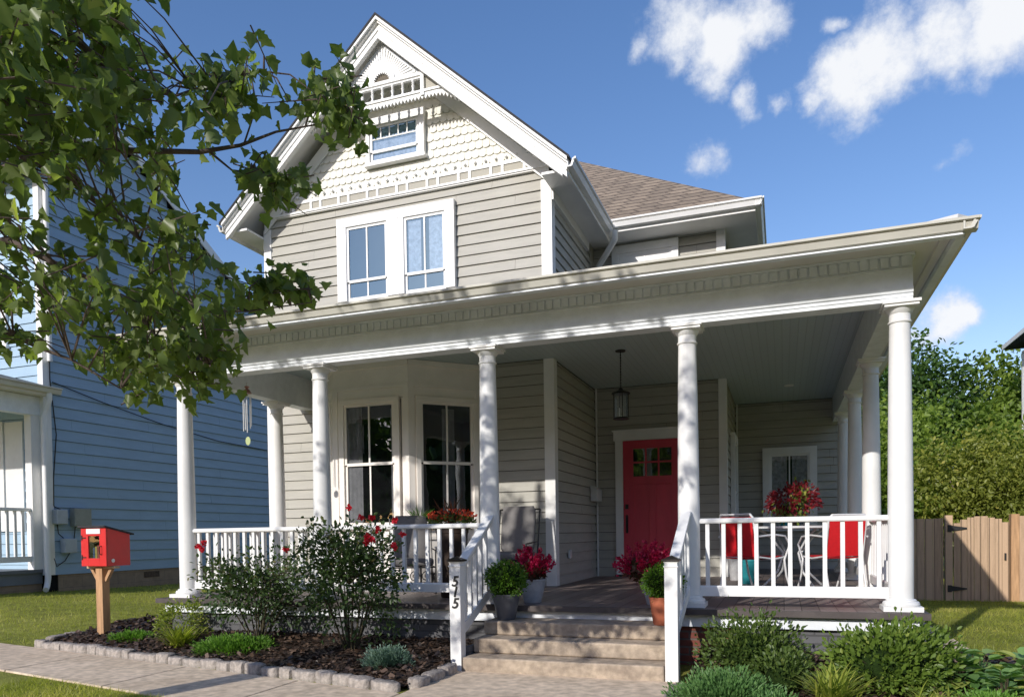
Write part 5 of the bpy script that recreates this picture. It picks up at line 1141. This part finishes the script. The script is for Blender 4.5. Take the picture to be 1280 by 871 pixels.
# the street maple at the left: trunk stands left of the view, boughs reach in
mt_ = thing('maple_tree', 'street maple whose leafy boughs hang in from the upper left', 'tree', (-5.6,.7,-.5))
TW = [[-3.532,3.455,2.266],[-3.608,3.154,1.686],[-3.045,2.711,2.989],[-3.836,2.898,3.206],[-3.281,2.142,1.57],[-3.079,3.653,3.445],[-2.778,2.568,2.003],[-2.76,2.193,2.417],[-2.887,2.097,2.896],[-2.593,2.661,2.676],[-3.584,2.87,2.677],[-4.238,2.81,2.133],[-3.491,2.306,1.799],[-3.979,2.713,3.353],[-4.216,3.11,2.211],[-2.353,2.944,2.766],[-2.699,2.465,1.771],[-3.483,3.722,2.195],[-3.558,2.483,2.779],[-3.008,3.693,3.321],[-2.719,2.545,2.689],[-2.662,1.972,2.728],[-3.798,2.787,3.653],[-2.682,2.485,2.472],[-3.142,3.006,1.877],[-3.428,2.97,3.665],[-4.057,2.723,2.667],[-4.297,3.044,2.261],[-2.607,2.561,1.765],[-3.398,2.963,3.441],[-4.008,3.169,2.965],[-3.479,3.048,2.724],[-2.882,2.581,2.786],[-4.089,2.95,3.058],[-2.48,2.249,2.427],[-4.059,3.14,2.133],[-3.83,3.137,2.094],[-3.346,3.45,2.438],[-3.056,2.511,1.971],[-3.564,3.171,2.11],[-3.196,2.115,2.136],[-3.315,3.377,2.909],[-2.923,2.905,1.886],[-3.547,3.522,2.301],[-4.014,3.26,2.006],[-3.292,3.058,3.436],[-3.345,3.436,2.292],[-3.711,2.694,1.958],[-3.05,3.097,2.822],[-3.174,3.471,2.489],[-3.237,2.183,2.876],[-2.401,2.462,1.996],[-3.022,2.072,2.798],[-2.569,1.903,2.48],[-3.232,2.861,2.829],[-3.357,3.246,3.399],[-3.169,2.09,2.37],[-3.381,2.903,3.474],[-3.08,2.587,3.344],[-3.274,2.279,2.223],[-3.727,3.523,1.736],[-3.588,3.05,1.973],[-3.139,2.623,3.171],[-3.961,3.701,1.797],[-3.41,3.332,3.183],[-3.401,2.26,3.065],[-3.021,2.958,1.705],[-2.832,2.558,2.52],[-2.77,2.178,2.211],[-2.691,2.648,2.483],[-2.353,2.576,1.665],[-3.498,3.249,3.346],[-3.779,2.957,3.519],[-3.382,2.995,2.321],[-2.746,2.995,2.971],[-3.192,2.601,2.855],[-3.397,3.007,2.983],[-3.936,3.029,2.878],[-3.589,2.366,1.848],[-3.502,3.468,2.939],[-3.653,3.067,2.995],[-3.747,2.794,3.088],[-4.006,2.721,1.876],[-3.424,2.973,3.141],[-2.562,2.32,2.497],[-2.604,2.478,1.695],[-4.005,3.013,1.996],[-3.256,2.188,1.634],[-3.495,3.457,1.717],[-3.931,2.821,3.153],[-3.382,2.432,2.177],[-2.814,2.037,1.911],[-2.772,1.953,2.263],[-3.942,2.681,2.444],[-3.205,2.779,2.921],[-3.178,2.824,1.586],[-3.083,2.088,1.842],[-3.519,3.481,2.886],[-2.815,2.634,2.146],[-3.225,3.036,3.206],[-2.531,2.333,2.844],[-2.915,2.405,1.853],[-2.442,2.553,1.992],[-3.124,2.212,2.079],[-2.753,2.2,1.66],[-2.632,2.648,1.729],[-2.563,2.532,2.569],[-2.693,2.208,2.369],[-3.158,3.547,3.036],[-3.262,2.977,2.415],[-2.767,1.952,2.814],[-2.576,2.285,1.727],[-3.537,3.105,1.798],[-2.621,2.261,2.242],[-3.043,2.218,2.852],[-2.968,2.155,2.627],[-2.92,2.131,2.546],[-3.348,3.021,3.733],[-2.983,3.06,2.219],[-2.616,2.655,1.91],[-2.723,2.049,2.884],[-4.153,2.871,2.973],[-3.092,2.565,2.782],[-3.794,2.958,2.163],[-3.512,2.568,3.024],[-3.667,2.447,3.354],[-2.967,2.552,3.271],[-2.439,2.015,2.674],[-2.928,2.262,3.047],[-3.227,2.214,2.719],[-2.404,1.932,2.674],[-3.094,2.818,2.731],[-2.805,1.951,2.374],[-3.442,3.17,1.727],[-3.555,2.361,2.318],[-3.13,2.979,2.877],[-2.832,2.969,1.641],[-2.953,2.56,1.731],[-2.753,1.952,2.366],[-2.749,2.989,1.842],[-2.832,2.036,2.811],[-3.572,2.477,2.599],[-3.339,2.581,3.359],[-3.023,2.062,2.678],[-2.876,2.412,3.049],[-3.532,2.808,2.033],[-3.585,3.094,1.976],[-3.127,3.269,3.288],[-2.428,2.047,2.635],[-3.528,2.588,2.994],[-3.384,2.684,3.438],[-2.21,2.099,2.775],[-3.901,2.787,2.98],[-3.135,2.381,2.466],[-3.068,2.507,3.33],[-2.373,2.693,1.894],[-3.135,2.914,3.295],[-3.843,3.317,1.755],[-3.962,2.813,3.099],[-3.967,3.426,2.247],[-3.469,3.171,1.612],[-3.527,2.453,1.793],[-3.558,2.383,2.253],[-2.825,2.133,2.543],[-3.289,3.112,3.026],[-3.072,3.511,1.95],[-3.414,2.912,3.426],[-2.417,2.193,2.882],[-4.24,2.947,2.256],[-3.297,2.434,1.794],[-3.287,3.345,1.897],[-2.131,2.39,2.364],[-2.73,2.482,2.138],[-2.474,2.086,2.371],[-3.198,2.561,2.66],[-3.432,3.582,3.196],[-3.234,3.623,1.803],[-3.346,3.399,2.74],[-3.574,2.943,2.45],[-2.416,2.228,2.493],[-3.526,2.454,2.726],[-2.708,2.924,2.043],[-2.718,3.371,3.239],[-3.92,2.678,2.04],[-3.425,3.5,2.016],[-2.941,2.664,1.616],[-2.755,2.346,3.144],[-4.124,3.015,2.422],[-3.218,2.721,3.324],[-2.939,2.213,2.564],[-2.74,2.67,1.594],[-2.757,2.714,1.873],[-4.068,2.775,2.526],[-3.024,2.761,1.629],[-3.379,2.285,3.061],[-3.691,2.723,2.377],[-2.466,2.53,1.849],[-3.984,3.537,2.1],[-3.711,2.952,1.872],[-3.062,3.149,1.874],[-2.796,1.97,2.577],[-3.429,2.406,3.083],[-4.0,2.788,2.075],[-3.203,3.599,2.108],[-2.671,2.603,1.438],[-2.787,1.972,2.784],[-3.475,2.892,2.718],[-3.071,2.6,2.33],[-3.339,2.354,2.166],[-3.508,3.602,2.966],[-3.036,2.421,3.061],[-4.022,3.283,2.288],[-3.102,2.605,2.85],[-3.17,3.264,2.042],[-3.702,2.937,3.065],[-2.705,2.502,3.155],[-2.827,2.145,1.879],[-3.042,2.389,3.081],[-3.863,2.696,2.927],[-3.482,2.283,1.833],[-3.331,2.226,2.759],[-2.619,2.189,2.12],[-2.593,2.257,2.224],[-2.356,2.424,2.194],[-3.291,2.752,1.927],[-3.442,3.286,1.801],[-3.555,2.357,1.858],[-3.385,3.973,2.176],[-3.036,2.099,2.262],[-2.705,1.923,2.444],[-3.022,2.345,2.915],[-2.88,1.991,2.766],[-3.519,2.388,2.955],[-2.089,1.88,2.463],[-2.423,1.971,2.663],[-2.886,1.935,2.715],[-2.919,2.101,2.268],[-2.66,2.302,2.936],[-2.278,2.105,2.194],[-2.945,2.015,2.339],[-3.04,2.274,2.67],[-2.651,2.456,2.943],[-3.295,2.375,2.71],[-3.295,2.277,2.726],[-3.079,2.034,2.249],[-3.282,2.566,2.736],[-2.494,1.679,2.186],[-2.321,1.749,2.314],[-3.15,2.3,2.74],[-2.679,2.44,2.801],[-3.362,2.468,3.216],[-3.344,2.269,2.768],[-3.334,2.637,3.054],[-3.402,2.482,2.785],[-2.984,2.068,2.665],[-2.705,2.173,2.805],[-2.736,1.855,2.71],[-3.251,2.353,2.988],[-3.06,2.612,3.123],[-2.944,2.409,2.824],[-3.365,2.421,3.074],[-2.366,1.666,2.438],[-2.241,1.905,2.207],[-3.182,2.124,2.258],[-2.645,2.373,3.098],[-3.27,2.24,2.44],[-3.246,2.649,3.242],[-3.115,2.148,3.041],[-2.857,1.959,2.835],[-2.79,2.37,3.104],[-2.866,2.543,3.189],[-2.326,1.68,2.31],[-3.238,2.772,2.955],[-2.46,1.909,2.614],[-2.695,1.917,2.742],[-3.192,2.168,2.699],[-2.306,1.909,2.556],[-2.898,2.254,2.409],[-2.95,2.052,2.729],[-2.829,2.25,2.419],[-2.559,1.875,2.658],[-2.789,2.066,2.094],[-3.423,2.795,2.85],[-2.933,2.008,2.21],[-3.541,2.417,2.686],[-3.212,2.6,3.404],[-3.265,2.449,2.641],[-2.755,1.988,2.507],[-3.16,2.169,3.068],[-2.51,1.894,1.985],[-3.382,2.482,3.215],[-2.652,2.089,2.835],[-2.912,2.088,2.98],[-2.854,2.088,2.885],[-3.067,2.383,3.152],[-2.543,1.745,2.204],[-2.607,2.425,2.591],[-3.591,2.596,2.89],[-2.836,2.172,2.836],[-2.799,2.544,2.879],[-2.968,2.7,3.081],[-2.246,1.783,2.485],[-2.611,2.388,2.652],[-2.722,2.467,2.606],[-2.763,2.0,2.198],[-3.124,2.41,2.454],[-3.173,2.201,2.949],[-3.182,2.711,3.41],[-2.434,1.689,2.448],[-3.392,2.599,2.766],[-2.601,1.809,2.112],[-2.604,2.101,2.689],[-2.664,1.787,2.094],[-2.814,2.42,2.857],[-3.259,2.675,2.938],[-2.439,2.22,2.695],[-2.499,2.244,2.873],[-3.428,2.359,2.605],[-2.087,3.407,2.857],[-2.072,3.369,2.828],[-2.201,3.485,2.989],[-2.209,3.044,2.761],[-2.24,3.597,2.935],[-2.086,3.384,2.849],[-2.083,3.231,2.944],[-2.168,3.244,2.884],[-2.153,3.415,2.999],[-2.176,3.47,3.003],[-2.074,3.32,3.043],[-2.105,3.128,2.773],[-2.178,3.501,2.877],[-2.171,3.528,2.957],[-1.974,3.22,2.755],[-2.305,3.389,3.05],[-2.101,3.295,2.989],[-2.103,3.108,2.807],[-2.294,3.584,2.944],[-2.073,3.439,2.813],[-2.528,3.421,2.532],[-2.309,3.156,2.452],[-2.533,3.244,2.594],[-2.319,3.112,2.46],[-2.464,3.393,2.571],[-2.339,3.138,2.42],[-2.56,3.332,2.574],[-2.601,3.278,2.606],[-2.434,3.214,2.491],[-2.517,3.131,2.531],[-2.392,3.022,2.456],[-2.501,3.402,2.59],[-2.584,3.288,2.618],[-2.559,3.374,2.054],[-2.441,3.44,2.014],[-2.491,3.382,1.994],[-2.555,3.321,2.079],[-2.637,3.385,2.015],[-2.733,3.387,2.06],[-2.56,3.456,2.092],[-2.602,3.558,2.082],[-2.554,3.595,2.064],[-2.61,3.235,1.992],[-2.512,3.569,2.103],[-2.758,3.555,2.027],[-2.757,3.386,2.001],[-2.673,2.962,1.707],[-2.888,3.173,1.79],[-2.824,3.116,1.658],[-2.637,3.09,1.62],[-2.829,3.153,1.677],[-2.913,3.153,1.761],[-2.669,2.873,1.613],[-2.715,3.171,1.782],[-2.771,2.877,1.741],[-3.105,2.948,1.408],[-2.617,2.891,1.574],[-2.966,2.859,1.464],[-2.951,3.216,1.526],[-2.86,3.001,1.584],[-2.773,2.724,1.495],[-2.921,2.763,1.577],[-2.825,3.247,1.6],[-2.705,2.959,1.499],[-2.937,2.972,1.605],[-2.665,2.989,1.442],[-2.615,2.762,1.553],[-2.785,2.763,1.57],[-2.716,2.917,1.494],[-2.929,3.197,1.689],[-3.428,2.503,1.639],[-3.441,2.61,1.687],[-3.148,2.371,1.561],[-2.488,2.834,2.797],[-2.463,2.76,2.681],[-2.517,3.009,2.886],[-2.487,2.887,2.801],[-2.269,2.8,2.768],[-2.459,2.937,2.812],[-2.505,2.828,2.802],[-2.246,2.912,2.902],[-2.308,2.721,2.586],[-2.491,2.915,2.782],[-2.461,2.844,2.686],[-2.451,2.824,2.78]]
LB = [[[-5.55,0.85,2.6,0.06],[-4.086,2.637,2.517,0.035],[-3.669,2.673,2.52,0.024],[-3.359,2.691,2.562,0.018],[-3.064,2.844,2.594,0.015],[-2.726,3.016,2.604,0.012],[-2.567,3.12,2.656,0.009],[-2.407,3.198,2.731,0.006],[-2.263,3.375,2.832,0.004],[-2.086,3.406,2.957,0.003]],[[-2.691,3.043,2.611,0.007],[-2.631,3.133,2.549,0.005],[-2.51,3.23,2.55,0.004],[-2.471,3.307,2.465,0.003],[-2.376,3.416,2.389,0.002]],[[-2.549,3.129,2.665,0.005],[-2.486,3.115,2.765,0.004],[-2.449,3.101,2.829,0.003],[-2.452,2.933,2.854,0.002]],[[-5.5,0.85,2.2,0.05],[-4.035,2.594,2.087,0.03],[-3.589,2.646,2.161,0.02],[-3.336,2.7,2.027,0.014],[-3.168,2.778,1.944,0.011],[-3.091,2.896,1.866,0.009],[-2.967,3.03,1.849,0.007],[-2.732,3.357,1.907,0.005],[-2.45,3.544,1.975,0.003]],[[-3.091,2.896,1.866,0.006],[-2.982,2.912,1.731,0.005],[-2.924,3.006,1.626,0.004],[-2.736,3.061,1.56,0.002]],[[-5.55,0.85,2.0,0.045],[-3.916,2.547,1.778,0.025],[-3.473,2.51,1.674,0.014],[-3.312,2.585,1.589,0.009],[-3.162,2.629,1.528,0.006],[-3.047,2.794,1.416,0.004]],[[-5.5,0.9,3.4,0.06],[-4.054,2.709,2.997,0.035],[-3.497,2.725,2.986,0.022],[-3.155,2.753,3.022,0.014],[-2.896,2.753,3.15,0.008]],[[-3.359,2.691,2.562,0.012],[-3.19,2.677,2.38,0.01],[-3.058,2.737,2.261,0.008],[-2.915,2.811,2.121,0.006],[-2.769,2.991,2.046,0.004]],[[-5.5,0.9,3.8,0.05],[-4.248,2.767,3.493,0.03],[-3.552,2.694,3.352,0.02],[-3.161,2.727,3.426,0.01]],[[-3.155,2.753,3.022,0.012],[-2.945,2.79,2.844,0.009],[-2.733,2.872,2.805,0.006],[-2.446,2.927,2.868,0.004],[-2.321,3.002,2.902,0.003]]]
mb = MB(); tr = (-5.6,.7)
mb.tube([(tr[0],tr[1],-.55),(tr[0]+.03,tr[1],.8),(tr[0],tr[1]+.05,2.0),(tr[0]+.1,tr[1]+.1,3.2),(tr[0]+.1,tr[1]+.2,5.2)],[.20,.16,.14,.11,.04],12); mb.build('trunk', BARK, mt_, smooth=60)
lm = MB(); nodes = []
for L_ in LB:
    n = len(L_); lm.tube([tuple(p[:3]) for p in L_],[p[3] for p in L_],7)
    for a,b in zip(L_[:-1],L_[1:]):
        for t in (0,.33,.66,1): nodes.append([a[j]+(b[j]-a[j])*t for j in range(3)])
lm.build('limb', BARK, mt_, smooth=60)
nodes = np.array(nodes)
# shading part of the crown, outside the picture
tw = [np.array(t) for t in TW]
k_ = 0
while k_ < 360:
    d = rng.normal(size=3); d /= np.linalg.norm(d); rr = rng.random()**.45
    p = np.array([-4.9,.3,4.35])+d*np.array([2.7,2.7,2.1])*rr
    # keep out of the view wedge (view spans about 54 degrees left of +Y)
    if p[1] > .2 and p[0]/max(p[1],.01) > -1.75: continue
    if p[2] < 2.1: continue
    if math.sin(p[0]*2.3+1)*math.sin(p[1]*2.1)*math.sin(p[2]*2.4+.5) > .18: continue
    tw.append(p); k_ += 1
P_=[];D_=[];N_=[];R_=[];tm = MB()
for i,p in enumerate(tw):
    j = np.argmin(((nodes-p)**2).sum(1)); q = nodes[j]; dist = np.linalg.norm(q-p)
    if dist < .85: 
        mid = (p+q)/2+np.array([0,0,.04]); tm.tube([tuple(q),tuple(mid),tuple(p)],[.0055,.004,.002],4,False)
    ax = rng.normal(size=3)*np.array([1,1,.35]); ax /= np.linalg.norm(ax); ln = rng.uniform(.16,.30); tm.tube([tuple(p-ax*ln*.5),tuple(p+ax*ln*.5)],[.004,.002],4,False)
    nb = 12; tt = rng.uniform(-.5,.55,nb); b0 = rng.random()
    for t in tt:
        pp = p+ax*ln*t+rng.normal(size=3)*.036; P_.append(pp); dd = rng.normal(size=3)*.6+ax*.35; dd[2] -= .95; D_.append(dd)
        nn = rng.normal(size=3); nn[1] -= .5; nn[2] += .55; N_.append(nn); R_.append(.55*rng.random()+.3*b0+(.25 if rng.random()<.05 else 0))
tm.build('twigs', BARK, mt_)
scatter('crown','maple',P_,D_,N_,rng.uniform(.038,.078,len(P_)),MAPLE,mt_,rnd=np.array(R_))

# ------------------------------------------------------------------ sky, sun, camera
SD = Vector((.31,1.0,-.47)).normalized()
sun = bpy.data.lights.new('sun','SUN'); sun.energy = 4.0; sun.angle = math.radians(.53); sun.color = (1,.955,.89)
so_ = bpy.data.objects.new('sun', sun); col.objects.link(so_); so_.rotation_euler = SD.to_track_quat('-Z','Y').to_euler(); so_.location = (-10,-30,20)
w = bpy.data.worlds.new('World'); S.world = w; w.use_nodes = True; nt = w.node_tree; N = nt.nodes; L = nt.links
bg = N['Background']; bg.inputs['Strength'].default_value = .15
sk = N.new('ShaderNodeTexSky'); sk.sky_type = 'NISHITA'; sk.sun_disc = False; sk.sun_elevation = math.asin(-SD.z); sk.sun_rotation = math.atan2(-SD.x, -SD.y)
sk.air_density = 1.2; sk.dust_density = .6; sk.ozone_density = 2.2; sk.altitude = 50
hs = N.new('ShaderNodeHueSaturation'); hs.inputs['Saturation'].default_value = 1.22; hs.inputs['Value'].default_value = 1.02; L.new(sk.outputs[0], hs.inputs['Color'])
tn = N.new('ShaderNodeMix'); tn.data_type = 'RGBA'; tn.blend_type = 'MULTIPLY'; tn.inputs[0].default_value = 1; tn.inputs[7].default_value = (1.16,.985,1.09,1); L.new(hs.outputs[0], tn.inputs[6])
tc = N.new('ShaderNodeTexCoord'); nrm = N.new('ShaderNodeVectorMath'); nrm.operation = 'NORMALIZE'; L.new(tc.outputs['Generated'], nrm.inputs[0])
nz = N.new('ShaderNodeTexNoise'); nz.inputs['Scale'].default_value = 11; nz.inputs['Detail'].default_value = 9; nz.inputs['Roughness'].default_value = .68; L.new(nrm.outputs[0], nz.inputs['Vector'])
nzc = N.new('ShaderNodeTexNoise'); nzc.inputs['Scale'].default_value = 26; nzc.inputs['Detail'].default_value = 6; L.new(nrm.outputs[0], nzc.inputs['Vector'])
wv = N.new('ShaderNodeVectorMath'); wv.operation = 'MULTIPLY_ADD'; wv.inputs[1].default_value = (.05,.05,.05); L.new(nzc.outputs['Color'], wv.inputs[0]); 
ofs = N.new('ShaderNodeVectorMath'); ofs.operation = 'ADD'; ofs.inputs[1].default_value = (-.025,-.025,-.025); L.new(nrm.outputs[0], ofs.inputs[0]); L.new(ofs.outputs[0], wv.inputs[2])
CL = [([-.1008,.831,.547],.058,1),([-.0564,.8487,.5259],.050,1),([-.0192,.8424,.5384],.042,.9),([-.1446,.8336,.5332],.026,.8),([-.0706,.8637,.499],.034,.8),([-.0333,.8783,.477],.026,.75),([0,.8835,.4685],.02,.75),
([.0681,.8786,.4727],.056,1.1),([.1051,.8671,.4869],.062,1.1),([.154,.8564,.4929],.066,1.1),([.2027,.8458,.4936],.070,1.1),([.0573,.8507,.5225],.018,.8),([.0367,.8825,.4689],.026,.9),([.2423,.8377,.4895],.07,1.1),
([-.076,.8983,.4327],.036,.72),([.1674,.9045,.3923],.026,.75),([.1737,.9587,.2253],.037,1.0),([.1545,.9627,.2221],.022,.9),([.1925,.9546,.2275],.022,.9),
([.75,-.3,.5],.15,.9)]
prev = None
for c,r_,a_ in CL:
    v = Vector(c).normalized(); dn_ = N.new('ShaderNodeVectorMath'); dn_.operation = 'DISTANCE'; dn_.inputs[1].default_value = tuple(v); L.new(wv.outputs[0], dn_.inputs[0])
    mr_ = N.new('ShaderNodeMapRange'); mr_.interpolation_type = 'SMOOTHSTEP'; mr_.inputs['From Min'].default_value = r_*1.35; mr_.inputs['From Max'].default_value = r_*.1; mr_.inputs['To Max'].default_value = a_; L.new(dn_.outputs['Value'], mr_.inputs['Value'])
    if prev is None: prev = mr_.outputs[0]
    else:
        mx = N.new('ShaderNodeMath'); mx.operation = 'MAXIMUM'; L.new(prev, mx.inputs[0]); L.new(mr_.outputs[0], mx.inputs[1]); prev = mx.outputs[0]
ma = N.new('ShaderNodeMath'); ma.operation = 'MULTIPLY_ADD'; ma.inputs[1].default_value = 1.9; ma.inputs[2].default_value = -.98; L.new(nz.outputs['Fac'], ma.inputs[0])
sm_ = N.new('ShaderNodeMath'); sm_.operation = 'ADD'; L.new(prev, sm_.inputs[0]); L.new(ma.outputs[0], sm_.inputs[1])
cv = N.new('ShaderNodeMapRange'); cv.interpolation_type = 'SMOOTHSTEP'; cv.inputs['From Min'].default_value = .22; cv.inputs['From Max'].default_value = 1.0; cv.inputs['To Max'].default_value = .96; L.new(sm_.outputs[0], cv.inputs['Value'])
gt0 = N.new('ShaderNodeMath'); gt0.operation = 'MULTIPLY'; L.new(cv.outputs[0], gt0.inputs[0])
ms_ = N.new('ShaderNodeMapRange'); ms_.inputs['From Min'].default_value = 0; ms_.inputs['From Max'].default_value = .15; L.new(prev, ms_.inputs['Value']); L.new(ms_.outputs[0], gt0.inputs[1])
sh = N.new('ShaderNodeMapRange'); sh.inputs['From Min'].default_value = .35; sh.inputs['From Max'].default_value = 1.0; L.new(sm_.outputs[0], sh.inputs['Value'])
cc = N.new('ShaderNodeMix'); cc.data_type = 'RGBA'; cc.inputs[6].default_value = (4.4,4.9,5.9,1); cc.inputs[7].default_value = (6.3,6.4,6.6,1); L.new(sh.outputs[0], cc.inputs[0])
fm = N.new('ShaderNodeMix'); fm.data_type = 'RGBA'; L.new(gt0.outputs[0], fm.inputs[0]); L.new(tn.outputs[2], fm.inputs[6]); L.new(cc.outputs[2], fm.inputs[7]); L.new(fm.outputs[2], bg.inputs['Color'])

cam = bpy.data.cameras.new('camera'); co = bpy.data.objects.new('camera', cam); col.objects.link(co); S.camera = co
cam.sensor_width = 36; cam.lens = 932.258/1280*36; cam.shift_y = (684.926-435.5)/1280; cam.clip_end = 2000; cam.clip_start = .05
y_, p_, r_ = math.radians(19.994), math.radians(-1.1048), math.radians(-.8328)
cy_, sy_ = math.cos(y_), math.sin(y_)
f_ = Vector((-sy_*math.cos(p_), cy_*math.cos(p_), math.sin(p_))); r0 = Vector((cy_,sy_,0)); u0 = r0.cross(f_)
rr_ = r0*math.cos(r_)+u0*math.sin(r_); uu_ = -r0*math.sin(r_)+u0*math.cos(r_)
co.matrix_world = Matrix(((rr_.x,uu_.x,-f_.x,0),(rr_.y,uu_.y,-f_.y,0),(rr_.z,uu_.z,-f_.z,.675),(0,0,0,1)))
S.view_settings.view_transform = 'Standard'; S.view_settings.look = 'None'; S.view_settings.exposure = 0; S.view_settings.gamma = 1
S.cycles.max_bounces = 10; S.cycles.diffuse_bounces = 7; S.cycles.transparent_max_bounces = 12; S.cycles.use_denoising = True
